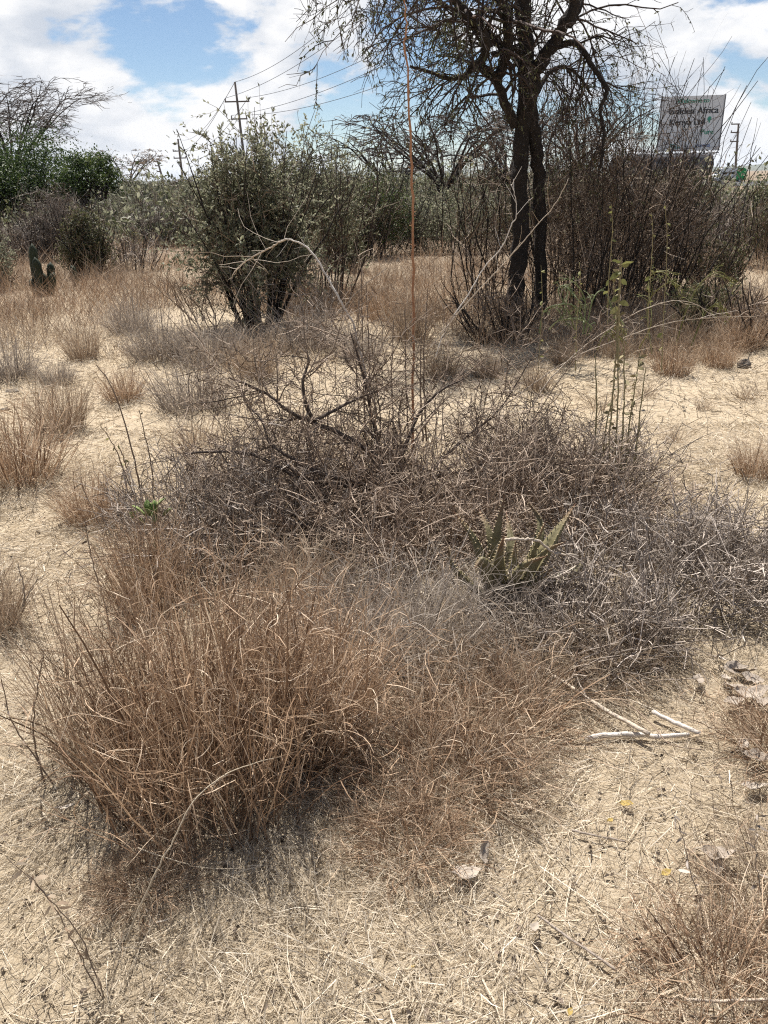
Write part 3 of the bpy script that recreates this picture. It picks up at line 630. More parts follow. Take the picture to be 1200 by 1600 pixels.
umbrella('low brown flat-topped thorn tree right below the leaning power poles', 240, 300, 75, 283, 3.4, 83, nl=10, leafm='brown_grass', dens=.6)
umbrella('leafless grey umbrella thorn spreading behind the tall red stalk', 690, 290, 26, 185, 2.8, 84, nl=13, dens=.75)
umbrella('leafless grey umbrella thorn partly hidden behind the twin trunks', 790, 290, 30, 176, 2.6, 85, nl=12, dens=.7)
umbrella('bare thorn tree seen through the saplings beside the billboard', 905, 280, 34, 150, 3.0, 86, nl=11, dens=.6)
umbrella('low grey thorn tree between the dusky bush and the tall red stalk', 615, 300, 32, 208, 2.3, 87, nl=11, dens=.7)
# ------------------------------------------------------------------ grass tufts
def tuft_mesh(seed, n, rx, ry, h, hsd, lean, w, m, curl=.5, nleaf=1.2, leaf_len=.12, K=6, upright=1.0, droop=.04, tone=.45, wander=.045, lcurl=1.3):
    rng = np.random.default_rng(seed); mb = MB()
    a = rng.random(n) * 2 * np.pi; r = np.sqrt(rng.random(n)) * (.75 + .25 * rng.random(n))
    x, y = np.cos(a) * r * rx, np.sin(a) * r * ry
    d = np.stack([lean * np.cos(a) * r + .16 * rng.normal(size=n), lean * np.sin(a) * r + .16 * rng.normal(size=n), np.full(n, upright)], 1)
    L = np.maximum(h * (1 + hsd * rng.normal(size=n)) * (1 - .35 * r ** 2), .25 * h)
    P = paths(np.stack([x, y, np.full(n, -.015)], 1), d, L, K, wander, (0, 0, -droop), curl * rng.normal(size=n), rng)
    P[..., 2] = np.maximum(P[..., 2], -.015)
    tn = np.clip(tone + .24 * rng.normal(size=n), 0, 1); wd = w * np.exp(.40 * rng.normal(size=n)); thick = rng.random(n) < .12; wd[thick] *= 1.7; tn[thick] *= .6
    mb.ribbons(P, wd[:, None] * np.linspace(1, .3, K), rnd=tn, rng=rng)
    if nleaf:
        p, dd, rr, i, t = children(P, np.zeros((n, K)), nleaf, .15, .95, .7, .35, rng)
        k = len(p); Q = paths(p, dd, leaf_len * (.4 + 1.1 * rng.random(k)), 6, .07, (0, 0, -.06), rng.normal(size=k) * lcurl, rng)
        Q[..., 2] = np.maximum(Q[..., 2], -.01)
        mb.ribbons(Q, (w * .8 * (.5 + .7 * rng.random(k)))[:, None] * [.7, 1, 1, .8, .6, .2], rnd=np.clip(tone + .12 + .24 * rng.normal(size=k), 0, 1), rng=rng)
    return mb.mesh('grass_tuft', m)
def put(me, name, label, cat, p, scale=1.0, rz=0.0, group=None, sz=None):
    o = bpy.data.objects.new(name, me); C.objects.link(o); o.location = p; o.rotation_euler = (0, 0, rz); o.scale = (scale, scale, sz or scale)
    return tag(o, label, cat, group)

# the big clump in front, built from its own blades
p0 = gp(335, 1215)
put(tuft_mesh(101, 1350, .33, .33, .56, .22, .15, .0031, M['rust_grass'], .22, 2.3, .12, K=7, tone=.46), 'grass_clump', 'big waist-broad clump of tall rust-brown dry grass in front of the thorn bush', 'grass clump', p0)
p1 = gp(500, 1150)
put(tuft_mesh(102, 560, .16, .22, .48, .20, .22, .0031, M['rust_grass'], .5, 2.8, .14, K=7, tone=.58, lcurl=2.2), 'grass_clump', 'orange-brown curling grass clump joined to the right flank of the big clump', 'grass clump', p1)
put(tuft_mesh(103, 260, .13, .16, .52, .22, .2, .0024, M['brown_grass'], .4, 1.6, .10, K=7, tone=.42), 'grass_clump', 'thin brown dry grass clump on the left flank of the big rust clump', 'grass clump', gp(150, 1180))
put(tuft_mesh(104, 520, .13, .22, .40, .2, .3, .0024, M['rust_grass'], .4, 1.5, .10, K=7, tone=.45), 'grass_clump', 'upright brown grass clump below the small green succulent', 'grass clump', gp(235, 945))
put(tuft_mesh(105, 420, .16, .13, .36, .2, .4, .0024, M['brown_grass'], .5, 1.6, .10, K=7, tone=.6), 'grass_clump', 'pale fawn grass clump behind the big rust clump, before the thorn bush', 'grass clump', gp(470, 965))
# low matted tangles right of the big clump
MAT_A = tuft_mesh(111, 620, .20, .20, .27, .3, 1.0, .0025, M['grey_grass'], .7, 1.8, .12, K=6, droop=.10, tone=.55)
MAT_B = tuft_mesh(112, 620, .20, .20, .23, .3, 1.2, .0024, M['rust_grass'], .8, 1.8, .11, K=6, droop=.12, tone=.45)
MAT_C = tuft_mesh(113, 560, .22, .20, .20, .3, 1.2, .0024, M['brown_grass'], .8, 1.6, .10, K=6, droop=.12, tone=.55)
for k, (me, x, y, s, lab) in enumerate([
    (MAT_A, 640, 1010, 1.25, 'grey bleached grass tangle at the foot of the thorn bush, left of the aloe'),
    (MAT_A, 772, 980, .80, 'grey bleached grass tangle spilling over the front of the aloe'),
    (MAT_C, 690, 1090, 1.15, 'brown matted grass tangle below the aloe'),
    (MAT_B, 770, 1130, 1.0, 'reddish matted grass tangle beside the crossed pale sticks'),
    (MAT_B, 665, 1215, 1.0, 'rust-coloured matted grass tangle touching the right side of the big rust clump'),
    (MAT_C, 745, 1225, .85, 'fawn matted grass tangle between the rust clump and the crossed sticks'),
    (MAT_B, 640, 1320, .62, 'low reddish grass tangle behind the curled dead leaf'),
    (MAT_C, 850, 1060, .95, 'flattened brown grass tangle right below the aloe'),
    (MAT_C, 960, 1030, .9, 'flattened fawn grass tangle before the lilac-grey shrub'),
    (MAT_A, 560, 1010, .9, 'loose grey grass tangle between the rust clump and the thorn bush'),
    (MAT_B, 230, 1385, .5, 'reddish low grass tangle at the left front corner of the rust clump'),
    (MAT_B, 1130, 1560, .8, 'rust-brown grass tangle beside the paper-dry leaf by the fallen sticks'),
    (MAT_C, 1230, 1430, .8, 'brown grass tangle under the twiggy dead weed'),
    (MAT_B, 1240, 1180, .8, 'thin reddish grass tangle beside the scattered grey leaves')]):
    put(me, 'grass_tangle', lab, 'grass tangle', gp(x, y), s, k * 1.7, 'matted grass tangles round the big clump')
# tufts of the clearings
T1 = tuft_mesh(121, 420, .14, .14, .34, .22, .55, .0030, M['brown_grass'], .45, 1.0, .10, K=5, tone=.5)
T2 = tuft_mesh(122, 420, .15, .15, .30, .25, .6, .0030, M['rust_grass'], .5, 1.0, .10, K=5, tone=.55)
T3 = tuft_mesh(123, 520, .24, .16, .30, .25, .6, .0032, M['grey_grass'], .5, 1.0, .10, K=5, tone=.45)
T4 = tuft_mesh(124, 90, .07, .07, .14, .3, .9, .0026, M['brown_grass'], .6, .6, .05, K=5, tone=.55)
spots = [(T2, 28, 752, 145, 'full fawn grass tuft standing by the left footpath'), (T1, 98, 672, 85, 'mid-sized fawn grass tuft behind the full fawn tuft'),
         (T3, 15, 592, 62, 'wide grey-brown grass tuft beside the flat dark stone'), (T1, -15, 985, 120, 'brown grass tuft half outside the picture by the footpath'),
         (T2, 150, 812, 95, 'loose brown grass tuft left of the small green succulent'), (T2, 195, 625, 60, 'squat rust grass tuft left of the dark-based tuft'),
         (T3, 305, 640, 85, 'broad dark-based grass tuft behind the thorn bush'), (T1, 130, 562, 55, 'low pale grass tuft on the open sand of the path'),
         (T3, 250, 560, 70, 'grey brushy tuft at the head of the sandy path'), (T3, 330, 570, 80, 'grey brushy tuft behind the broad dark-based tuft'),
         (T1, 400, 590, 70, 'fawn tuft peeping over the left arm of the thorn bush'), (T3, 205, 520, 55, 'grey tuft in the far grass by the sandy path'),
         (T2, 1178, 745, 68, 'short rust grass tuft on the bare right clearing'), (T4, 1052, 690, 34, 'tiny brown tuft alone on the bare right clearing'),
         (T2, 1048, 585, 58, 'rounded orange-brown tuft at the far edge of the clearing'), (T1, 880, 570, 40, 'thin fawn tuft at the far edge of the clearing below the thicket'),
         (T1, 965, 560, 36, 'thin fawn tuft behind the leafy stalks'), (T2, 1120, 572, 50, 'brown tuft beside the dark clod at the clearing edge'),
         (T4, 930, 640, 30, 'tiny pale tuft behind the leafy stalks on bare ground'), (T4, 1165, 625, 34, 'tiny grey tuft on the bare ground of the right clearing'),
         (T4, 1100, 640, 22, 'tiny sparse tuft in the middle of the right clearing'), (T1, 690, 590, 60, 'fawn tuft behind the right arm of the thorn bush'),
         (T3, 560, 560, 60, 'grey tuft under the arched white branch'), (T1, 840, 610, 45, 'thin fawn tuft beside the arching bare twigs'),
         (T1, 760, 590, 45, 'fawn tuft under the pale diagonal branch'), (T4, 300, 700, 60, 'thin reddish seedling grass on the sand behind the succulent'),
         (T1, 640, 530, 70, 'fawn tuft at the foot of the tall red stalk'), (T3, 480, 545, 70, 'grey tuft before the bare thorn shrub'),
         (T4, 1010, 620, 30, 'tiny straw tuft right of the leafy stalks'), (T2, 600, 500, 60, 'rust tuft in the far grass behind the white branch'),
         (T3, 90, 600, 40, 'flat grey tuft on the sandy path'), (T2, 1160, 545, 70, 'brown tuft under the half-dry bush')]
for k, (me, x, y, hp, lab) in enumerate(spots):
    p = gp(x, y); s = hp * px_m(p) / (.30 if me is not T4 else .13)
    put(me, 'grass_tuft', lab, 'grass tuft', p, s * .9, k * 2.1, 'dry grass tufts of the clearings')

# ------------------------------------------------------------------ the thorn bush in the middle
def thorn_bush():
    rng = np.random.default_rng(131); B = gp(620, 790); D = B[1]
    root = thing('thorn_bush', 'sprawling leafless brown thorn bush with crooked dark limbs in the middle', 'bush', B)
    A = lambda x, y, dy=0.0: at(x, y, D + dy) - B
    limbs = [([A(622, 790), A(617, 760), A(605, 735), A(585, 712), A(540, 682, -.05), A(490, 660, -.1), A(455, 645, -.1), A(420, 618, -.1), A(390, 603, -.1), A(358, 590, -.1)], .020, .005),
             ([A(490, 658, -.1), A(478, 632, -.12), A(473, 598, -.1), A(482, 566, -.05), A(478, 548)], .012, .004),
             ([A(492, 657, -.1), A(530, 637, 0), A(560, 622, .05), A(600, 606, .1)], .010, .004),
             ([A(612, 745), A(640, 682, .1), A(655, 645, .15), A(690, 610, .15), A(725, 592, .2)], .013, .004),
             ([A(610, 780), A(560, 755, -.3), A(500, 740, -.4), A(440, 706, -.35), A(420, 690, -.3), A(410, 658, -.25), A(385, 632, -.2)], .013, .004),
             ([A(560, 760, -.3), A(480, 750, -.35), A(400, 712, -.3), A(340, 706, -.25), A(285, 709, -.25)], .013, .0045),
             ([A(625, 780), A(680, 745, .1), A(730, 735, .15), A(800, 700, .2), A(850, 650, .25)], .014, .004),
             ([A(630, 785), A(700, 772, -.2), A(770, 745, -.2), A(840, 730, -.1), A(910, 725, 0)], .016, .005),
             ([A(615, 760), A(590, 690, .2), A(575, 620, .25), A(560, 560, .3), A(548, 520, .3)], .011, .004),
             ([A(640, 770), A(720, 690, .3), A(780, 640, .4), A(830, 560, .45)], .010, .003),
             ([A(600, 800, -.3), A(500, 820, -.6), A(400, 822, -.6), A(330, 845, -.6)], .014, .005),
             ([A(650, 800, -.2), A(700, 830, -.4), A(690, 870, -.6), A(650, 900, -.7)], .010, .004)]
    pr = limb_parts(root, limbs, M['bark_thorn'], 8, name='branch', rng=rng, rough=.08)
    P, R = resample(pr, 14)
    z = dict(wander=.15, asd=.35)
    g = grow(P, R, [dict(n=20, t0=.08, ang=.9, len=(.16, .55), K=8, trop=(0, 0, .03), rf=.5, rmin=.0028, **z),
                    dict(n=7, t0=.1, ang=1.0, len=(.06, .24), K=6, rf=.6, rmin=.0021, **z),
                    dict(n=3.2, t0=.1, ang=1.1, len=(.02, .08), K=4, rf=.6, rmin=.0016, **z)], rng)
    # thorns: short straight spikes
    p, d, r, i, t = children(g[0][0], g[0][1], 6, .05, 1, 1.3, .2, rng); T = paths(p, d, .012 + .014 * rng.random(len(p)), 2, .0, rng=rng)
    mb = MB(); add_gens(mb, g, rng=rng, base=.5, flat_from=2); mb.tubes(T, np.array([.0014, .0003])[None], 3, rng=rng); mb.build('twigs', M['twig_brown'], root, kind='stuff')
    return root
thorn_bush()
# low lilac-grey wiry shrubs round it
def wiry(label, x, y, h, w, seed, n, m='twig_grey', tone=.5, depth=.7, group='low wiry shrubs round the thorn bush'):
    """a dense mat of stiff criss-crossing twigs"""
    rng = np.random.default_rng(seed); B = gp(x, y); root = thing('wiry_shrub', label, 'shrub', B, 0, group)
    a = rng.random(n) * 2 * np.pi; r = np.sqrt(rng.random(n)); st = np.stack([np.cos(a) * r * w / 2, np.sin(a) * r * w / 2 * depth, np.full(n, -.02)], 1)
    d = np.stack([np.cos(a) * r * .7, np.sin(a) * r * .7, np.full(n, .8)], 1) + rng.normal(size=(n, 3)) * .35
    P = paths(st, d, h * (.5 + .7 * rng.random(n)) * (1.1 - .35 * r), 8, .09, (0, 0, -.02), rng=rng); P[..., 2] = np.maximum(P[..., 2], -.02)
    R = taper(.0028 + .0045 * rng.random(n) ** 3, np.full(n, .0016), 8)
    mb = MB(); mb.tubes(P, R, 4, rng=rng, rnd=np.clip(tone + .2 * rng.normal(size=n), 0, 1)); mb.build('stems', M[m], root, kind='stuff')
    g = grow(P, R, [dict(n=6, t0=.2, ang=.9, asd=.4, len=(.06, .24), K=5, wander=.10, rf=.65, rmin=.0021), dict(n=1.9, t0=.1, ang=1.0, asd=.4, len=(.03, .09), K=3, wander=.12, rf=.7, rmin=.0016)], rng)
    for P_, R_ in g: P_[..., 2] = np.maximum(P_[..., 2], -.01)
    mb = MB(); add_gens(mb, g, rng=rng, base=tone + .05, flat_from=1); mb.build('twigs', M[m], root, kind='stuff')
wiry('dense lilac-grey wiry shrub right of the aloe', 1040, 915, .30, .95, 141, 190, tone=.55)
wiry('low lilac-grey wiry shrub at the right end of the brush, by the clearing', 1130, 880, .22, .55, 142, 110, tone=.6)
wiry('dense grey wiry shrub between the small succulent and the thorn bush', 370, 850, .42, .95, 143, 230, tone=.5)
wiry('grey-brown wiry shrub right behind the aloe', 800, 815, .50, 1.2, 144, 240, 'twig_brown', tone=.7)
wiry('brown wiry shrub in front of the thorn bush limbs', 560, 860, .46, 1.1, 145, 230, 'twig_brown', tone=.75)
wiry('loose grey wiry shrub beside the leafy stalks', 880, 780, .46, .8, 146, 180, tone=.5)
wiry('bare brown wiry shrub under the left arm of the thorn bush', 470, 775, .48, 1.0, 147, 200, 'twig_brown', tone=.65)
wiry('small grey wiry shrub below the lilac-grey wiry shrub', 930, 1000, .2, .6, 148, 140, tone=.5)

# ------------------------------------------------------------------ the aloe
def aloe():
    rng = np.random.default_rng(151); B = gp(790, 950); D = B[1]
    root = thing('aloe', 'spiny dull-green aloe rosette growing among the dry twigs', 'aloe', B)
    A = lambda x, y, dy=0.0: at(x, y, D + dy) - B
    # tip pixel, tip distance offset, base x, mid bulge (pixels), width
    L = [((708, 798), .10, 770, (745, 850), .050), ((749, 796), .22, 776, (766, 840), .042), ((788, 774), .12, 782, (776, 845), .052), ((791, 800), .26, 792, (798, 850), .046),
         ((823, 780), .24, 806, (845, 830), .042), ((900, 786), .14, 806, (866, 838), .060), ((852, 815), .02, 806, (832, 860), .044), ((884, 846), -.06, 800, (842, 868), .050),
         ((787, 838), -.10, 780, (779, 880), .062), ((700, 852), .02, 766, (712, 888), .042), ((740, 890), -.12, 772, (757, 876), .046), ((868, 886), -.06, 806, (838, 905), .054),
         ((917, 858), .10, 814, (900, 890), .050), ((856, 868), -.16, 792, (812, 888), .052), ((806, 846), -.02, 796, (803, 882), .046), ((880, 930), .02, 812, (868, 912), .042)]
    for q, (tip, dy, bx, mid, w) in enumerate(L):
        P = smooth_path([A(bx, 938 - 4 * rng.random(), dy * .1), A(*mid, dy * .55), A(*tip, dy)], 14)
        T = nrm(np.gradient(P, axis=0)); out = nrm(np.array([P[-1, 0] - P[0, 0], (P[-1, 1] - P[0, 1]) - .02, .05]))
        side = nrm(np.cross(T, out) + 1e-6); up = nrm(np.cross(side, T))
        if up[6, 2] < 0: up, side = -up, -side
        t = np.linspace(0, 1, 14); wd = w * 1.08 * (1 - t ** 1.6) * (.85 + .25 * np.sin(np.pi * np.minimum(t * 1.6, 1))) + .0015; th = wd * .30
        prof = [(-.5, .22), (-.25, -.05), (0, -.14), (.25, -.05), (.5, .22), (.36, -.35), (0, -.62), (-.36, -.35)]
        v = np.stack([P + side * (wd * a)[:, None] + up * (wd * b_ * .8)[:, None] for a, b_ in prof], 1)
        i = np.arange(14 * 8).reshape(14, 8); q4 = np.stack([i[:-1], np.roll(i, -1, 1)[:-1], np.roll(i, -1, 1)[1:], i[1:]], -1).reshape(-1, 4)
        mb = MB(); mb.raw(v, q4, None, .3 + .4 * rng.random(), np.repeat(t, 8))
        lf = mb.build('leaf', M['aloe'], root)
        sp = MB()                                          # marginal teeth, one row each side
        for sg in (0, 4):
            e = v[:, sg]; s_ = np.linspace(.06, .93, 16); ee = np.stack([np.interp(s_, t, e[:, c]) for c in range(3)], 1)
            sd = np.stack([np.interp(s_, t, side[:, c]) for c in range(3)], 1) * (-1 if sg == 0 else 1); tt = np.stack([np.interp(s_, t, T[:, c]) for c in range(3)], 1)
            Ps = np.stack([ee - sd * .001, ee + sd * .0065 + tt * .003], 1); sp.tubes(Ps, np.array([.0024, .0003])[None], 4, rng=rng)
        sp.build('spines', M['aloe_spine'], lf, kind='stuff')
aloe()
def succulent():
    rng = np.random.default_rng(152); B = gp(238, 885)
    root = thing('succulent', 'small bright-green succulent poking through the dry grass', 'succulent', B)
    top = at(238, 797, B[1]) - B
    for q in range(16):
        a = q * 2.4 + rng.normal() * .2; r = .25 + .75 * rng.random()
        d = nrm(np.array([np.cos(a) * r, np.sin(a) * r, .75])); L = .045 + .035 * rng.random()
        o_ = top + rng.normal(size=3) * [.030, .02, .014] - [0, 0, .03]
        P = smooth_path([o_, o_ + d * L * .5 + [0, 0, .008], o_ + d * L], 8); T = nrm(np.gradient(P, axis=0)); sd = nrm(np.cross(T, [0, 0, 1.0]) + 1e-6); up = np.cross(sd, T)
        t = np.linspace(0, 1, 8); wd = .026 * np.sin(np.pi * (.12 + .84 * t)) + .001
        prof = [(-.5, .1), (0, -.1), (.5, .1), (0, -.35)]
        v = np.stack([P + sd * (wd * a_)[:, None] + up * (wd * b_)[:, None] for a_, b_ in prof], 1); i = np.arange(32).reshape(8, 4)
        mb = MB(); mb.raw(v, np.stack([i[:-1], np.roll(i, -1, 1)[:-1], np.roll(i, -1, 1)[1:], i[1:]], -1).reshape(-1, 4), None, .4 + .6 * rng.random(), .5)
        mb.build('leaf', M['succ'], root)
    mb = MB(); P = smooth_path([[0, 0, -.02], top * .5 + [.01, 0, 0], top - [0, 0, .02]], 8)[None]; mb.tubes(P, .006, 6); mb.build('stem', M['stem_green'], root)
M['succ'] = mat('succulent_leaf', [(.06,.10,.025), (.12,.18,.05), (.24,.28,.12)], .5, .1, noise=.4, nscale=60)
succulent()

# ------------------------------------------------------------------ single stems, stalks and branches
def stalk(name, label, cat, pts, r0, r1, m, rng, sides=6, twigs=None, tm=None, leaves=None, root_at=None, group=None, knots=0):
    """pts: list of (px, py, Y). One thing: stem > twigs, leaves"""
    W = [at(*p) for p in pts]; B = W[0].copy() if root_at is None else root_at
    root = thing(name, label, cat, B, 0, group); K = max(10, 5 * len(pts)); P = smooth_path([w - B for w in W], K) + rng.normal(size=(K, 3)) * r0 * .35
    R = r0 + (r1 - r0) * np.linspace(0, 1, K)
    if knots: R = R * (1 + knots * (rng.random(K) < .3))
    mb = MB(); mb.tubes(P[None], R[None], sides, rng=rng, rnd=np.array([.5]), cap=True); mb.build('stem', m, root)
    if twigs:
        g = grow(P[None], R[None], twigs, rng); mb = MB(); add_gens(mb, g, rng=rng); mb.build('twigs', tm or m, root, kind='stuff')
    return root, P, R
rng = np.random.default_rng(161)
yb = gp(645, 720)[1]
stalk('tall_stalk', 'very tall thin reddish stalk rising straight out of the thorn bush', 'stalk', [(645, 722, yb), (645, 600, yb), (646, 500, yb), (645, 400, yb), (645, 300, yb), (641, 220, yb), (637, 130, yb), (632, 70, yb), (635, 45, yb), (633, 0, yb), (628, -60, yb), (636, -110, yb)], .0078, .0022, M['stalk_red'], rng, 8,
      [dict(n=26, t0=.25, t1=.98, ang=1.0, asd=.2, len=(.012, .035), K=3, wander=.1, rf=.4, rmin=.0012)], knots=.25)
stalk('dead_branch', 'bleached white dead branch arching above the thorn bush', 'branch', [(588, 640, 4.1), (575, 600, 4.1), (560, 540, 4.1), (551, 505, 4.1), (535, 475, 4.1), (515, 440, 4.12), (497, 408, 4.15), (480, 387, 4.18), (460, 376, 4.2), (445, 373, 4.2)], .0052, .0038, M['bark_pale'], rng, 8,
      [dict(n=8, t0=.5, ang=1.0, asd=.3, len=(.03, .14), K=5, wander=.12, rf=.3, rmin=.0013)], knots=.2)
stalk('dead_branch', 'grey forked dead branch end leaning away from the white arched branch', 'branch', [(448, 373, 4.2), (428, 384, 4.3), (405, 396, 4.4), (385, 408, 4.5), (370, 420, 4.6)], .0044, .003, M['stick_pale'], rng, 7,
      [dict(n=16, t0=.0, ang=.9, asd=.5, len=(.1, .4), K=6, wander=.15, trop=(0, 0, .02), rf=.35, rmin=.0018)])
stalk('dead_branch', 'thin pale zigzag branch leaning before the twin trunks', 'branch', [(680, 560, 5.4), (690, 530, 5.4), (705, 500, 5.4), (735, 455, 5.45), (755, 420, 5.5), (785, 385, 5.5), (800, 350, 5.5), (806, 340, 5.5), (806, 310, 5.5), (798, 288, 5.5)], .0048, .0026, M['bark_pale'], rng, 7,
      [dict(n=6, t0=.4, ang=.9, asd=.3, len=(.06, .2), K=5, wander=.1, rf=.4, rmin=.0018)])
stalk('dead_branch', 'long straight grey-brown branch crossing the twin trunks diagonally', 'branch', [(672, 545, 5.6), (690, 520, 5.6), (740, 462, 5.6), (775, 425, 5.6), (805, 392, 5.6), (835, 357, 5.6), (868, 318, 5.6), (889, 278, 5.6)], .0048, .0022, M['stick_pale'], rng, 7,
      [dict(n=5, t0=.4, ang=.9, asd=.3, len=(.1, .3), K=5, wander=.1, rf=.4, rmin=.0018)])
for lab, pts in [('long arching bare twig with pale bark above the clearing', [(800, 690, 4.0), (850, 605, 4.0), (900, 552, 4.05), (955, 512, 4.1), (1000, 486, 4.1), (1050, 470, 4.1), (1090, 477, 4.1), (1120, 500, 4.1)]),
                 ('near-level wavy pale twig crossing behind the leafy stalks', [(780, 640, 4.1), (840, 595, 4.1), (900, 557, 4.1), (975, 527, 4.1), (1040, 506, 4.1), (1100, 497, 4.1), (1175, 494, 4.1)]),
                 ('thin brown twig fanning low towards the clearing from the wiry shrub', [(820, 760, 3.9), (880, 690, 3.9), (950, 650, 3.9), (1020, 610, 3.9), (1075, 570, 3.9)]),
                 ('thin dark twig rising beside the arching bare twig', [(800, 720, 4.0), (850, 630, 4.0), (900, 560, 4.0), (940, 510, 4.0), (975, 470, 4.0)])]:
    stalk('bare_twig', lab, 'twig', pts, .0032, .0014, M['stick_pale'] if 'pale' in lab else M['twig_brown'], rng, 5, [dict(n=14, t0=.3, ang=.5, asd=.3, len=(.04, .2), K=5, wander=.15, rf=.5, rmin=.0012)])
# weed stalks with withered leaves
def leafy(label, stems, lm, nleaf, seed, sm='stalk_olive', top=True, Ll=.03, group=None, cat='weed', sr=None):
    rng = np.random.default_rng(seed); B = at(*stems[0][0]); root = thing('weed_stalk', label, cat, B, 0, group)
    leaf_i = 0
    for k, pts in enumerate(stems):
        K = 22; P = smooth_path([at(*p) - B for p in pts], K) + rng.normal(size=(K, 3)) * .0015; sr_ = sr or .0012 + .001 * stems[0][0][2]; R = taper(sr_, sr_ * .42, K)
        mb = MB(); mb.tubes(P[None], R[None], 6, rng=rng, rnd=np.array([.5])); mb.build('stem', M[sm], root)
        for q in range(nleaf):
            t = (.12 + .86 * (q + rng.random()) / nleaf) * (K - 1); a = min(int(t), K - 2); p = P[a] + (P[a + 1] - P[a]) * (t - a)
            az = rng.random() * 6.28; d = np.array([np.cos(az), np.sin(az), .35 - .9 * rng.random() * (t < .8 * K)]); d /= np.linalg.norm(d)
            L = Ll * (.4 + .8 * rng.random()); Q = paths(p[None], d[None], L, 5, .25, (0, 0, -.15), rng=rng)
            mb = MB(); w = L * ((.4 if lm in ('leaf_yellow', 'stalk_olive') else .16) + .2 * rng.random()); mb.ribbons(Q, (w * np.array([.15, .8, 1, .7, .05]))[None], rnd=np.array([rng.random()]), rng=rng); mb.build('leaf', M[lm], root)
    return root, rng
s_y = gp(962, 800)[1]
leafy('cluster of upright olive weed stalks hung with withered leaves, beside the clearing', [[(960, 800, s_y), (962, 700, s_y), (966, 600, s_y), (965, 500, s_y), (969, 405, s_y)], [(968, 800, s_y), (972, 690, s_y), (976, 610, s_y), (974, 540, s_y), (966, 470, s_y)],
      [(955, 790, s_y + .05), (952, 700, s_y), (958, 610, s_y), (964, 520, s_y), (957, 425, s_y)], [(938, 760, s_y + .1), (945, 680, s_y + .1), (958, 610, s_y + .1), (962, 560, s_y + .1)], [(975, 760, s_y), (984, 660, s_y), (993, 600, s_y), (1000, 550, s_y)]], 'stalk_olive', 24, 171, Ll=.034)
leafy('two thin bare weed stems right of the leafy stalk cluster', [[(980, 800, s_y), (994, 700, s_y), (1003, 620, s_y), (1009, 575, s_y)], [(925, 740, s_y + .1), (932, 660, s_y + .1), (931, 580, s_y + .1), (930, 550, s_y + .1)]], 'stalk_olive', 5, 172, Ll=.018)
yw = gp(965, 470)[1]
leafy('young weed with fresh yellow-green leaves at the top of its tall stalk', [[(966, 560, s_y - .02), (967, 480, s_y - .02), (970, 430, s_y - .02), (971, 402, s_y - .02)]], 'leaf_yellow', 12, 173, Ll=.05)
for k, (x, y0, y1) in enumerate([(1018, 420, 332), (1040, 470, 320), (905, 470, 410), (955, 400, 318), (845, 540, 415)]):
    yy = 6.2
    leafy('thin weed with sparse yellow-green leaves standing before the dark thicket', [[(x - 6, y0 + 110, yy), (x - 4, y0 + 40, yy), (x + 2, (y0 + y1) / 2, yy), (x, y1, yy)]], 'leaf_yellow', 10, 180 + k, Ll=.05, sr=.0042, group='thin weeds before the thicket')
yl = gp(235, 800)[1]
leafy('dark knobbly dry weed stem leaning over the small succulent', [[(240, 800, yl), (238, 740, yl), (229, 690, yl), (217, 640, yl)]], 'stalk_olive', 9, 191, 'twig_brown', Ll=.02)
leafy('taller thin dark weed stem left of the knobbly weed', [[(226, 800, yl), (212, 730, yl), (195, 660, yl), (172, 600, yl), (150, 570, yl)]], 'twig_brown', 6, 192, 'twig_brown', Ll=.016)
leafy('yellowing weed pair with hanging withered leaves by the loose brown tuft', [[(205, 805, yl), (195, 745, yl), (182, 705, yl), (165, 675, yl)], [(214, 800, yl), (203, 750, yl), (193, 715, yl), (185, 695, yl)]], 'leaf_yellow', 5, 193, 'brown_grass', Ll=.035)
for k, (x, y0, y1) in enumerate([(575, 700, 440), (565, 690, 420), (632, 690, 480), (655, 690, 520), (610, 690, 500), (555, 660, 470), (660, 690, 450)]):
    yy = 4.25 + .1 * (k % 3)
    leafy('thin upright dry stem standing in the thorn bush beside the tall red stalk', [[(x + 6, y0, yy), (x + 2, (y0 + y1) / 2, yy), (x - 3 + 2 * k, y1, yy)]], 'brown_grass', 6, 200 + k, 'twig_brown', Ll=.018, group='dry stems in the thorn bush')
y_ = gp(165, 1560)[1]
leafy('leaning brown dry weed with tight upright branches at the footpath edge', [[(165, 1565, y_), (125, 1465, y_), (70, 1395, y_), (12, 1340, y_)], [(160, 1560, y_), (128, 1500, y_ + .01), (95, 1435, y_), (45, 1365, y_)]], 'brown_grass', 18, 211, 'twig_brown', Ll=.03, sr=.0016)
yv = gp(60, 1230)[1]
leafy('dark forked twig sprig leaning over the left edge of the rust clump', [[(75, 1250, yv), (52, 1150, yv), (58, 1080, yv), (68, 1020, yv)], [(110, 1270, yv), (60, 1190, yv), (20, 1130, yv), (2, 1060, yv)]], 'twig_brown', 10, 212, 'twig_brown', Ll=.025)
yv = gp(160, 1010)[1]
leafy('thin brown flowering stem rising from the left of the rust clump', [[(185, 1040, yv), (165, 950, yv), (145, 880, yv), (132, 810, yv)]], 'brown_grass', 7, 213, 'twig_brown', Ll=.025)
yv = gp(30, 985)[1]
leafy('grey branching weed beside the half-outside brown tuft', [[(20, 990, yv), (40, 940, yv), (60, 900, yv)], [(20, 990, yv), (38, 930, yv), (28, 880, yv)]], 'grey_grass', 8, 214, 'twig_grey', Ll=.02)
yv = gp(1080, 1430)[1]
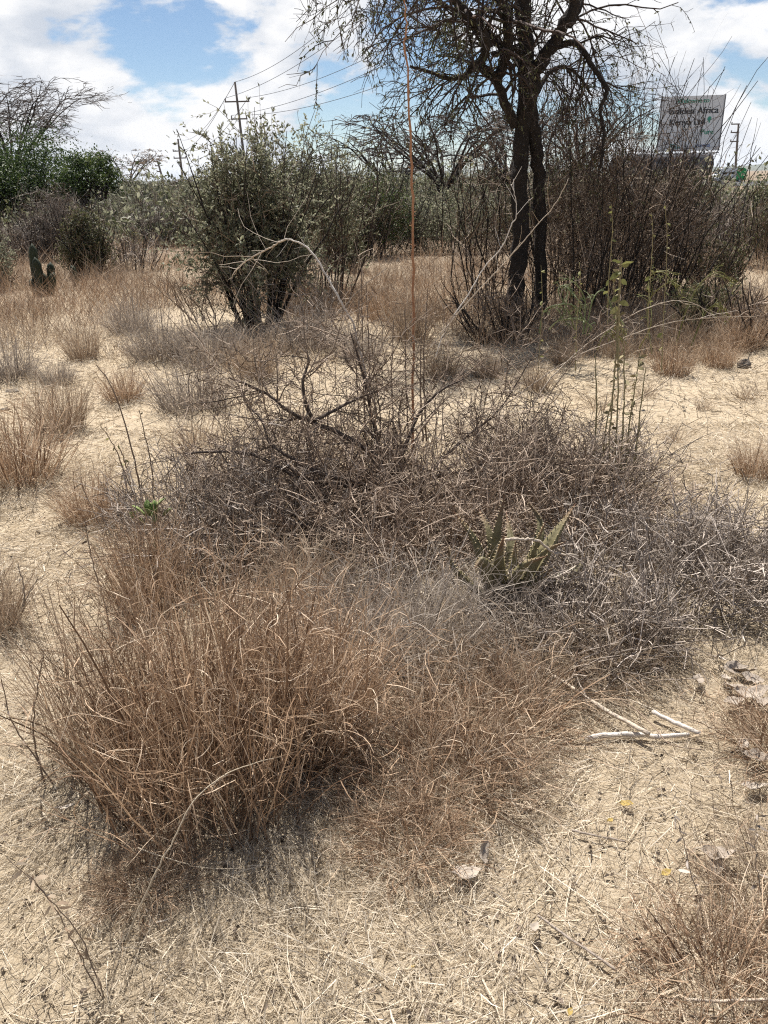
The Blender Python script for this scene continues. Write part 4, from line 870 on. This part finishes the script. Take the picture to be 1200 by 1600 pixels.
leafy('sparse twiggy dead weed by the paper-dry leaf', [[(1100, 1440, yv), (1080, 1360, yv), (1060, 1290, yv), (1050, 1270, yv)], [(1190, 1400, yv), (1180, 1330, yv), (1186, 1270, yv)]], 'twig_grey', 14, 215, 'twig_grey', Ll=.025, sr=.0013)
# the arching straw stem in front
rng = np.random.default_rng(221)
stalk('straw_stem', 'single bent golden straw stem arching in front of the big rust clump', 'straw', [(195, 1475, 1.24), (215, 1425, 1.25), (245, 1360, 1.27), (275, 1305, 1.30), (298, 1258, 1.33), (335, 1222, 1.37), (375, 1200, 1.42), (440, 1182, 1.5)], .0022, .001, M['straw'], rng, 6)
stalk('straw_stem', 'thin golden straw stem lying across the shaded foot of the rust clump', 'straw', [(215, 1325, 1.42), (275, 1345, 1.4), (318, 1356, 1.39), (385, 1358, 1.4)], .0016, .0008, M['straw'], rng, 5)
stalk('straw_stem', 'long pale straw stem leaning across the grey tangle in front', 'straw', [(490, 1595, 1.06), (520, 1500, 1.12), (560, 1420, 1.2), (600, 1360, 1.28)], .0014, .0008, M['straw'], rng, 5)

# green drooping creeper at the foot of the thicket
def creeper(label, x0, y0, arcs, m, seed, Y=None):
    rng = np.random.default_rng(seed); B = gp(x0, y0); Y = Y or B[1]; root = thing('drooping_creeper', label, 'creeper', B)
    for pts in arcs:
        P = smooth_path([at(x, y, Y) - B + rng.normal(size=3) * [0, .05, 0] for x, y in pts], 18); mb = MB(); mb.tubes(P[None], taper(.006, .0035, 18)[None], 5, rng=rng, rnd=np.array([rng.random()])); st = mb.build('stem', m, root)
        g = grow(P[None], taper(.006, .0035, 18)[None], [dict(n=16, t0=.2, ang=.6, asd=.3, len=(.05, .18), K=5, wander=.12, trop=(0, 0, -.2), rf=.6, rmin=.003)], rng)
        mb = MB(); add_gens(mb, g, rng=rng); tip_leaves(mb, g[0][0], 3, .03, .008, rng, droop=.5); mb.build('twigs', m, st, kind='stuff')
creeper('bright-green drooping creeper hanging in front of the dark thicket', 905, 520, [[(905, 520), (885, 480), (872, 455), (885, 448), (900, 470), (905, 490)], [(908, 520), (915, 470), (895, 440), (888, 455), (880, 480)], [(910, 520), (925, 465), (945, 455), (955, 480), (962, 495)], [(842, 520), (850, 485), (875, 473), (900, 480), (912, 505)], [(858, 515), (872, 500), (900, 495), (925, 510)]], M['stem_green'], 231, 6.9)
creeper('yellow-green arching creeper left of the half-dry bush', 1015, 560, [[(1000, 545), (1012, 500), (1020, 440), (1035, 425), (1048, 440)], [(1015, 550), (1022, 480), (1040, 440), (1060, 445)], [(1060, 540), (1075, 480), (1100, 440), (1125, 425), (1145, 440)], [(1080, 540), (1100, 490), (1118, 470), (1130, 490)], [(930, 545), (940, 520), (965, 510), (985, 530)]], M['leaf_yellow'], 232, 7.0)

# ------------------------------------------------------------------ sticks and fallen leaves on the ground
def lying(name, label, pts, r0, r1, m, lift=.012, twig=None, group=None, z1=0):
    rng = np.random.default_rng(abs(hash(label)) % 1000 if False else len(label) * 7 + int(pts[0][0])); W = [gp(*p) for p in pts]
    B = W[0]; root_m = MB(); P = np.array([w - B for w in W]); P[:, 2] += lift + np.linspace(0, z1, len(P)); P = smooth_path(P, 14) + rng.normal(size=(14, 3)) * r0 * .12
    root_m.tubes(P[None], taper(r0, r1, 14)[None], 9, rng=rng, rnd=np.array([.6]), cap=True, rough=.07)
    o = root_m.build(name, m, None, B); return tag(o, label, 'stick', group)
lying('fallen_stick', 'white peeling stick lying under the other pale sticks', [(914, 1163), (945, 1157), (985, 1155), (1030, 1158), (1076, 1156)], .0090, .0062, M['bark_pale'], .018)
lying('fallen_stick', 'long thin tan stick crossing over the white peeling stick', [(862, 1072), (905, 1100), (945, 1128), (985, 1150), (1012, 1165)], .0058, .007, M['stick_pale'], .042)
lying('fallen_stick', 'short straight cream stick beside the crossed sticks', [(1018, 1123), (1055, 1141), (1092, 1157)], .0068, .0064, M['bark_pale'], .026)
lying('fallen_twig', 'thin dark curved twig over the crossed pale sticks', [(935, 1088), (985, 1118), (1020, 1150), (1045, 1178), (1098, 1187)], .0022, .0014, M['twig_brown'], .034)
lying('fallen_twig', 'straight grey twig on the straw below the paper-dry leaf', [(840, 1440), (880, 1470), (920, 1497), (963, 1527)], .0026, .0034, M['twig_grey'], .02)
lying('fallen_twig', 'short grey twig lying left of the small yellow leaf', [(893, 1306), (930, 1314), (975, 1323)], .003, .0022, M['twig_grey'], .018)
lying('fallen_twig', 'pale grey branch lying along the corner of the straw', [(1070, 1578), (1130, 1580), (1200, 1577)], .0032, .003, M['stick_pale'], .03)
ya = gp(790, 935)[1] - .14
stalk('dead_branch', 'bent grey dead stick lodged across the aloe leaves', 'stick', [(789, 842, ya), (815, 843, ya), (838, 844, ya), (850, 853, ya), (868, 864, ya), (903, 866, ya)], .0062, .0035, M['stick_pale'], rng, 8)
LEAF_RNG = np.random.default_rng(241)
def dead_leaf(label, x, y, size_px, ang, m='leaf_dry', group=None, tilt=.2, curl=.25, aspect=.55, lift=.03):
    rng = LEAF_RNG; B = gp(x, y); B[2] += lift; L = size_px * px_m(B); n = 9
    t = np.linspace(0, 1, n); w = np.sin(np.pi * t ** .85) * aspect * .5 * L * (1 + .06 * rng.normal(size=n)) + .0008
    cz = curl * L * (t - .5) ** 2 * 2; mid = np.stack([(t - .5) * L, .03 * L * np.sin(t * 3), cz], 1)
    rows = [mid + np.stack([np.zeros(n), s * w, (abs(s) * .32 + .08 * rng.normal()) * w * (1 if s > 0 else .8) + .04 * L * rng.normal(size=n) * abs(s)], 1) for s in (-1, -.5, 0, .5, 1)]
    v = np.stack(rows, 1); v2 = v - [0, 0, .0007]; i = np.arange(n * 5).reshape(n, 5)
    q = np.stack([i[:-1, :-1], i[:-1, 1:], i[1:, 1:], i[1:, :-1]], -1).reshape(-1, 4)
    mb = MB(); mb.raw(np.concatenate([v.reshape(-1, 3), v2.reshape(-1, 3)]), np.concatenate([q, q[:, ::-1] + n * 5]), None, .3 + .5 * rng.random(), .5)
    pet = smooth_path([mid[0], mid[0] + [-.08 * L, .02 * L, .01 * L], mid[0] + [-.2 * L, .0, .0]], 5); mb.tubes(pet[None], .0009, 4, rng=rng)
    o = mb.build('fallen_leaf', M[m], None, B); o.rotation_euler = (tilt * rng.normal(), tilt * rng.normal(), ang); return tag(o, label, 'leaf', group)
dead_leaf('curled grey dead leaf lying flat before the reddish grass tangle', 729, 1378, 50, .2, curl=.3, lift=.025)
dead_leaf('grey dead leaf propped upright against the curled dead leaf', 755, 1348, 40, 1.3, tilt=.5, lift=.035)
dead_leaf('paper-dry pale leaf folded on the straw, below the scattered grey leaves', 1120, 1352, 52, -.2, curl=.5, tilt=.3, lift=.03)
dead_leaf('narrow grey leaf beside the paper-dry folded leaf', 1118, 1362, 36, 1.2, tilt=.4, lift=.025)
for x, y, s, a in [(1090, 1075, 30, 1.2), (1133, 1072, 24, 1.4), (1146, 1057, 40, .1), (1160, 1062, 38, -.6), (1172, 1074, 40, -.1), (1144, 1088, 42, .4), (1165, 1098, 44, -.3), (1182, 1094, 40, .2), (1146, 1110, 36, .1), (1190, 1110, 30, .5)]:
    dead_leaf('grey dead leaf in the loose pile right of the crossed sticks', x, y, s, a, group='pile of grey dead leaves')
dead_leaf('small brown leaf below the loose leaf pile', 1160, 1176, 26, 1.0)
dead_leaf('long grey-white dead leaf below the loose leaf pile', 1180, 1196, 46, -.25, aspect=.4)
dead_leaf('flat buff dead leaf at the foot of the reddish tangle by the leaf pile', 1176, 1243, 42, 0., aspect=.4)
for x, y, s, a in [(978, 1265, 22, -.5), (953, 1290, 12, .6), (1040, 1372, 18, .3), (890, 1590, 14, 1.0), (645, 1520, 10, .4)]:
    dead_leaf('tiny yellow leaf dropped on the pale straw', x, y, s, a, 'leaf_dead_yellow', 'tiny yellow leaves', lift=.018)
dead_leaf('brown dead leaf on the path left of the rust clump', 105, 1275, 28, .5, 'leaf_dry', aspect=.35)
dead_leaf('brown withered leaf on the straw under the grey tangle', 835, 1465, 24, 1.0, 'leaf_dry')
# stones and clods
def stone(label, x, y, wpx, h, m, seed, cat='stone'):
    rng = np.random.default_rng(seed); p = gp(x, y); w = wpx * px_m(p) / 2; n, k = 9, 14
    th = np.linspace(.05, np.pi - .05, n); ph = np.linspace(0, 2 * np.pi, k, endpoint=False); T, F = np.meshgrid(th, ph, indexing='ij')
    r = 1 + .10 * np.sin(2 * F + 1) + .09 * np.sin(3 * T + 2 * F) + .05 * rng.normal(size=T.shape)
    v = np.stack([r * np.sin(T) * np.cos(F) * w, r * np.sin(T) * np.sin(F) * w * .7, r * np.cos(T) * h], -1); i = np.arange(n * k).reshape(n, k)
    mb = MB(); mb.raw(v, np.stack([i[:-1], i[1:], np.roll(i, -1, 1)[1:], np.roll(i, -1, 1)[:-1]], -1).reshape(-1, 4)); tag(mb.build('stone', m, None, p), label, cat)
M['stone'] = mat('stone', [(.10,.085,.07), (.17,.145,.12), (.25,.22,.185)], .95, noise=.5, nscale=25, bump=.8)
stone('flat dark stone on the sandy path beside the wide grey-brown tuft', 20, 612, 24, .02, M['stone'], 251)
stone('dark rounded clod of earth at the far edge of the right clearing', 1162, 574, 22, .07, M['stone'], 252, 'clod')
stone('small dark pebble in the middle of the sandy path', 97, 581, 9, .015, M['stone'], 253)
stone('flat stone half sunk at the left path edge', 8, 640, 14, .012, M['stone'], 254)
# dark column cacti
def cactus(label, x, y, cols, seed):
    rng = np.random.default_rng(seed); B = gp(x, y); root = thing('column_cactus', label, 'cactus', B)
    for (x0, y0, x1, y1, r) in cols:
        a, b_ = at(x0, y0, B[1]) - B, at(x1, y1, B[1]) - B; K = 12; P = smooth_path([a, (a + b_) / 2 + rng.normal(size=3) * .02, b_], K) + np.array([0, rng.normal() * .1, 0]); t = np.linspace(0, 1, K)
        R = r * (1 - .9 * np.clip((t - .85) / .15, 0, 1) ** 2) * (1 + .06 * np.sin(t * 40)); T = nrm(np.gradient(P, axis=0)); U = nrm(np.cross(T, [0, 1, .01])); V = np.cross(T, U)
        s = 15; an = np.arange(s) * 2 * np.pi / s; rib = np.where(np.arange(s) % 3 == 0, 1.15, .8)
        v = P[:, None] + (R[:, None] * rib)[..., None] * (np.cos(an)[:, None] * U[:, None] + np.sin(an)[:, None] * V[:, None]); i = np.arange(K * s).reshape(K, s)
        mb = MB(); mb.raw(v, np.stack([i[:-1], np.roll(i, -1, 1)[:-1], np.roll(i, -1, 1)[1:], i[1:]], -1).reshape(-1, 4), [(i[-1, 0], i[-1, q], i[-1, q + 1]) for q in range(1, s - 1)], .3 + .4 * rng.random(), .5); mb.build('column', M['cactus'], root)
cactus('clump of dark ribbed column cactus standing in the brown grass', 70, 462, [(65, 465, 52, 380, .06), (72, 465, 62, 400, .06), (75, 465, 76, 410, .055), (82, 463, 88, 424, .05), (62, 465, 50, 435, .05), (70, 465, 68, 425, .06)], 261)
cactus('low dark ribbed column cactus beside the small round green bush', 120, 445, [(122, 445, 114, 414, .04), (118, 445, 112, 425, .035)], 262)
# ------------------------------------------------------------------ roadside: billboard, tanker, van, poles, wires
def plain(name, c, rough=.6, metal=0.0): return mat(name, [c, c], rough, metal=metal)
M['sign_face'] = mat('sign_face', [(.70,.69,.67), (.78,.77,.75), (.83,.82,.80)], .5, noise=.35, nscale=.8)
M['sign_text'] = plain('sign_text', (.05,.055,.06)); M['sign_green'] = plain('sign_green', (.05,.30,.20)); M['sign_teal'] = plain('sign_teal', (.13,.36,.34)); M['sign_blue'] = plain('sign_blue', (.22,.28,.45))
M['steel'] = mat('steel', [(.16,.16,.165), (.24,.24,.245)], .55, noise=.3, nscale=4)
def billboard():
    Y = 116.0; c = at(1074, 236, Y); a, b_ = at(1028, 236, Y), at(1120, 236, Y); t = at(1074, 150, Y)
    w = b_[0] - a[0]; h = t[2] - c[2]; B = np.array([(a[0] + b_[0]) / 2, Y, 0.0])
    root = thing('billboard', 'large pale roadside billboard reading Welcome to Golden Africa Kenya Ltd', 'billboard', B, math.radians(-9)); z0 = c[2]
    mb = MB(); mb.box((-w / 2, -.1, z0), (w / 2, .1, z0 + h)); pn = mb.build('panel', M['sign_face'], root, smooth=False)
    for s in (-1, 1):
        mb = MB(); mb.box((s * w / 2 - .07, -.16, z0 - .05), (s * w / 2 + .07, .16, z0 + h + .05)); mb.build('frame', M['steel'], root, smooth=False)
        mb = MB(); mb.tubes(np.array([[[s * w * .28, .35, -.5], [s * w * .28, .35, z0 + h * .9]]]), .16, 12, cap=True); mb.build('post', M['steel'], root)
    mb = MB(); mb.box((-w / 2, -.5, z0 - .35), (w / 2, .3, z0 - .25)); mb.build('catwalk', M['steel'], root, smooth=False)
    def text(s, u, v, size, m, bold=0.0):
        cu = bpy.data.curves.new('lettering', 'FONT'); cu.body = s; cu.size = size; cu.align_x = 'CENTER'; cu.align_y = 'CENTER'; cu.extrude = .01
        f_ = bpy.data.objects.new('lettering', cu); C.objects.link(f_); me = bpy.data.meshes.new_from_object(f_); bpy.data.objects.remove(f_); o = bpy.data.objects.new('lettering', me); C.objects.link(o); o.parent = pn; o.location = (u * w, -.125, z0 + v * h); o.rotation_euler = (math.radians(90), 0, 0); me.materials.clear(); me.materials.append(m)
        if bold:                                   # bolder print: the same letters repeated a hair to each side
            import bmesh
            bm = bmesh.new(); bm.from_mesh(me); src = bm.faces[:]
            for q, dx in enumerate((-bold, bold)):
                r_ = bmesh.ops.duplicate(bm, geom=src); bmesh.ops.translate(bm, vec=(dx, 0, .006 * (q + 1)), verts=[g_ for g_ in r_['geom'] if isinstance(g_, bmesh.types.BMVert)])
            bm.to_mesh(me); bm.free()
    text('Welcome to', 0, .91, h * .12, M['sign_green'], .02); text('Golden Africa', .02, .73, h * .17, M['sign_text'], .035); text('Kenya Ltd', -.06, .53, h * .17, M['sign_text'], .035)
    text('Pure', .28, .34, h * .13, M['sign_green'], .02); text('Pika', -.22, .09, h * .13, M['sign_teal'], .02); text('Avena', .24, .10, h * .11, M['sign_blue'], .015)
    # the green leaf-like emblem beside the name
    mb = MB(); pts = [(0, .5), (.22, .42), (.3, .15), (.18, -.05), (.1, -.35), (-.02, -.5), (-.08, -.2), (-.28, -.02), (-.3, .25), (-.15, .45)]
    k = len(pts); v = [(x * h * .13, -.128, z * h * .13) for x, z in pts] + [(x * h * .13, -.10, z * h * .13) for x, z in pts]
    mb.raw(v, [(q, (q + 1) % k, k + (q + 1) % k, k + q) for q in range(k)], [(0, q, q + 1) for q in range(1, k - 1)]); e = mb.build('emblem', M['sign_green'], pn, (w * .29, 0, z0 + h * .56), smooth=False)
billboard()
M['tank'] = mat('tank_paint', [(.035,.036,.04), (.06,.06,.064), (.10,.098,.095)], .45, noise=.5, nscale=1.5)
M['rubber'] = plain('rubber', (.02,.02,.02), .9); M['white_paint'] = plain('white_paint', (.84,.85,.85), .35); M['green_paint'] = plain('green_paint', (.03,.36,.10), .35); M['glass_dark'] = plain('glass_dark', (.03,.035,.04), .1); M['rim'] = plain('rim', (.35,.35,.36), .4, .5)
def wheel(root, x, y, r, wdt):
    def ring(prof, m, par):
        n = 18; a = np.arange(n) * 2 * np.pi / n; v = np.array([[(x + rr * np.cos(t), y + yy, r + rr * np.sin(t)) for rr, yy in prof] for t in a]); k = len(prof); i = np.arange(n * k).reshape(n, k); j = np.roll(i, -1, 0)
        mb = MB(); mb.raw(v, np.stack([i[:, :-1], i[:, 1:], j[:, 1:], j[:, :-1]], -1).reshape(-1, 4)); return mb.build('tyre' if m is M['rubber'] else 'rim', m, par)
    e = bpy.data.objects.new('wheel', None); C.objects.link(e); e.parent = root
    ring([(r * .6, -wdt / 2), (r * .93, -wdt / 2), (r, -wdt * .35), (r, wdt * .35), (r * .93, wdt / 2), (r * .6, wdt / 2)], M['rubber'], e); ring([(.03, -wdt * .3), (r * .35, -wdt * .3), (r * .6, -wdt * .48)], M['rim'], e)
def tanker():
    Y = 97.0; L_, R_ = at(950, 262, Y), at(1115, 262, Y); L = R_[0] - L_[0]; B = np.array([(L_[0] + R_[0]) / 2, Y, 0.0]); top = at(1040, 240, Y)[2]
    root = thing('tanker_trailer', 'dark rounded tanker trailer parked on the road below the billboard', 'trailer', B); rad = 1.15; cz = top - rad - .1
    n, k = 26, 22; t = np.linspace(0, 1, k); prof = np.minimum(1, np.sqrt(np.clip(1 - np.clip((np.abs(t - .5) - .44) / .06, 0, 1) ** 2, 0, 1)) * .25 + .76); prof[0] = prof[-1] = .02
    a = np.arange(n) * 2 * np.pi / n; se = lambda c: np.sign(c) * np.abs(c) ** .75
    v = np.stack([np.stack([np.full(n, (x - .5) * L), se(np.cos(a)) * 1.22 * p, cz + se(np.sin(a)) * rad * p], -1) for x, p in zip(t, prof)]); i = np.arange(n * k).reshape(k, n)
    mb = MB(); mb.raw(v, np.stack([i[:-1], np.roll(i, -1, 1)[:-1], np.roll(i, -1, 1)[1:], i[1:]], -1).reshape(-1, 4)); tk = mb.build('tank', M['tank'], root)
    for x in np.linspace(-.42, .42, 6):
        mb = MB(); P = np.array([[(x * L, np.cos(q) * 1.25, cz + np.sin(q) * (rad + .02)) for q in np.linspace(0, 2 * np.pi, 24)]]); mb.tubes(P, .04, 4); mb.build('hoop', M['steel'], tk)
    mb = MB(); mb.box((-L * .42, -.35, top - .06), (L * .42, .35, top + .0)); mb.build('walkway', M['steel'], root, smooth=False)
    for s in (-.35, .35):
        mb = MB(); mb.tubes(np.array([[(-L * .42, s, top + .3), (L * .42, s, top + .3)]]), .025, 5); mb.build('handrail', M['steel'], root)
    for x in (-.3, 0, .3):
        mb = MB(); mb.tubes(np.array([[(x * L, 0, top - .02), (x * L, 0, top + .14)]]), .25, 12, cap=True); mb.build('hatch', M['steel'], root)
    mb = MB(); mb.box((-L * .46, -.5, .75), (L * .46, .5, 1.0)); mb.build('chassis', M['rubber'], root, smooth=False)
    for x in (.40, .30, .20, -.42):
        for y in (-1.0, 1.0): wheel(root, x * L, y, .5, .35)
tanker()
def van():
    Y = 124.0; a, b_ = at(1115, 276, Y), at(1162, 276, Y); L = b_[0] - a[0]; B = np.array([(a[0] + b_[0]) / 2, Y, 0.0])
    root = thing('van', 'white van with a green rear end passing on the road', 'van', B); w = .9
    side = [(-.5, .35), (.5, .35), (.5, 1.1), (.47, 1.75), (.40, 1.98), (-.30, 1.98), (-.42, 1.25), (-.5, 1.05)]
    def prism(poly, y0, y1, m, nm, par):
        k = len(poly); v = [(x * L, y0, z) for x, z in poly] + [(x * L, y1, z) for x, z in poly]
        mb = MB(); mb.raw(v, [(q, (q + 1) % k, k + (q + 1) % k, k + q) for q in range(k)], [(0, q, q + 1) for q in range(1, k - 1)] + [(k, k + q + 1, k + q) for q in range(1, k - 1)]); return mb.build(nm, m, par, smooth=False)
    bd = prism(side, -w, w, M['white_paint'], 'body', root); prism([(.14, .36), (.503, .36), (.503, 1.1), (.474, 1.76), (.403, 1.985), (.18, 1.985)], -w - .004, w + .004, M['green_paint'], 'rear_panel', root)
    for x0, x1 in ((-.30, -.14), (-.11, .1)): prism([(x0, 1.15), (x1, 1.15), (x1, 1.48), (x0 + .05, 1.48)], -w - .01, w + .01, M['glass_dark'], 'window', bd)
    prism([(-.435, 1.28), (-.41, 1.28), (-.315, 1.86), (-.33, 1.86)], -w * .85, w * .85, M['glass_dark'], 'windscreen', bd)
    prism([(-.512, .5), (-.49, .5), (-.49, .66), (-.512, .66)], -w, w, M['rubber'], 'bumper', root)
    for x in (-.3, .3):
        for y in (-w + .08, w - .08): wheel(root, x * L, y, .34, .22)
van()
def road():
    x = np.linspace(-40, 400, 60); mb = MB(); y0 = 90 + 0 * x; Z = hgt(x, y0)
    v = np.concatenate([np.stack([x, np.full(60, 92.), np.full(60, .09)], 1), np.stack([x, np.full(60, 128.), np.full(60, .09)], 1)]); q = [(i, i + 1, 60 + i + 1, 60 + i) for i in range(59)]
    mb.raw(v, q); m = mat('asphalt', [(.045,.045,.047), (.06,.06,.06)], .9, noise=.5, nscale=3); o = mb.build('road', m); tag(o, 'grey asphalt road passing behind the bushes', 'road', kind='structure')
road()
# ---- power line
POLES = [('tall weathered power pole with two crossarms rising behind the leafy domed bush', (380, 235), (367, 128), 100.0, ((366, 159, .0), (373, 186, .0)), 1.0),
         ('more distant slim power pole between two other leaning poles', (288, 300), (278, 217), 215.0, ((281, 236, 0), (283, 247, 0)), 1.0),
         ('short far power pole with three stub arms on one side, nearest the flat-topped tree', (260, 300), (246, 251), 330.0, ((246, 252, 0), (248, 259, 0), (250, 268, 0)), 1.0),
         ('dark roadside pole with stub lamps beside the billboard', (1150, 250), (1154, 193), 170.0, ((1149, 194, 0), (1149, 207, 0), (1150, 221, 0)), 1.0)]
ENDS = []
for lab, lo, hi, Y, arms, _ in POLES:
    T = at(*hi, Y); l = at(*lo, Y); d = (T - l) / (T[2] - l[2]); B = T - d * T[2]; B[2] = 0
    root = thing('power_pole', lab, 'pole', B, 0, 'power poles' if lo[0] < 600 else None); s = Y / 100.0 * .75 + .25
    mb = MB(); P = np.array([[(0, 0, -.5), *(d * T[2] * k for k in np.linspace(.0, 1, 5))]]); mb.tubes(P, np.linspace(.17, .12, 6)[None] * s, 10, cap=True, rng=np.random.default_rng(3)); mb.build('pole', M['wood_pole'], root)
    full = lo[0] < 290 + 100 and Y < 250; ends = [T]
    for q, (ax, ay, _) in enumerate(arms):
        z = at(ax, ay, Y)[2]; c = d * z; half = 1.55 if full else 1.5
        if Y < 150: half = (1.55, 1.05)[q] * .9
        x0, x1 = (-half, half) if full else ((-half, .15) if lo[0] > 1000 else (-half * .9, .1))
        mb = MB(); mb.box((c[0] + x0, c[1] - .07 * s - .14 * s, z - .07 * s), (c[0] + x1, c[1] + .07 * s - .14 * s, z + .07 * s)); arm = mb.build('crossarm', M['wood_pole'], root, smooth=False)
        for e in ((x0 + .1, x1 - .1) if full else (x0 + .1,)):
            mb = MB(); p = np.array([c[0] + e, c[1] - .14 * s, z + .07 * s]); mb.tubes((p + np.array([[0, 0, 0], [0, 0, .08], [0, 0, .16], [0, 0, .24], [0, 0, .3]]))[None], (np.array([.04, .09, .05, .09, .03]) * s)[None], 8, cap=True); mb.build('insulator', M['insulator'], arm)
            ends.append(B + p + [0, 0, .3])
    ENDS.append(ends)
def wire(label, pts, sag, r, m=M['wire']):
    a, b_ = np.array(pts[0]), np.array(pts[1]); t = np.linspace(0, 1, 40)[:, None]; P = a * (1 - t) + b_ * t; P[:, 2] -= sag * 4 * (t * (1 - t))[:, 0]
    mb = MB(); mb.tubes((P - a)[None], r, 5, rng=np.random.default_rng(1)); tag(mb.build('power_line', m, None, a), label, 'cable', 'power lines')
e0, e1, e2 = ENDS[0], ENDS[1], ENDS[2]
nxt = [at(540, 20, 62), at(560, 22, 62), at(620, 40, 62), at(640, 50, 62), at(640, 72, 62)]
for k, (px, py) in enumerate([(515, 28), (545, 30), (600, 55), (610, 70), (620, 95)]):
    a = e0[min(k, len(e0) - 1)]; b_ = at(px + (px - 367) * .6, py + (py - 160) * .55, 60.0)
    wire(['power line running from the pole top over the leafy domed bush', 'power line from the left tip of the upper crossarm', 'power line from the right tip of the upper crossarm', 'power line from the left tip of the lower crossarm', 'power line from the right tip of the lower crossarm'][k], (a, b_), 1.0, .022)
for k in range(3):
    wire(['far power line span between the pole tops', 'far power line span between the left crossarm tips', 'far power line span between the right crossarm tips'][k], (e0[k], e1[min(k, len(e1) - 1)]), 2.2, .03)
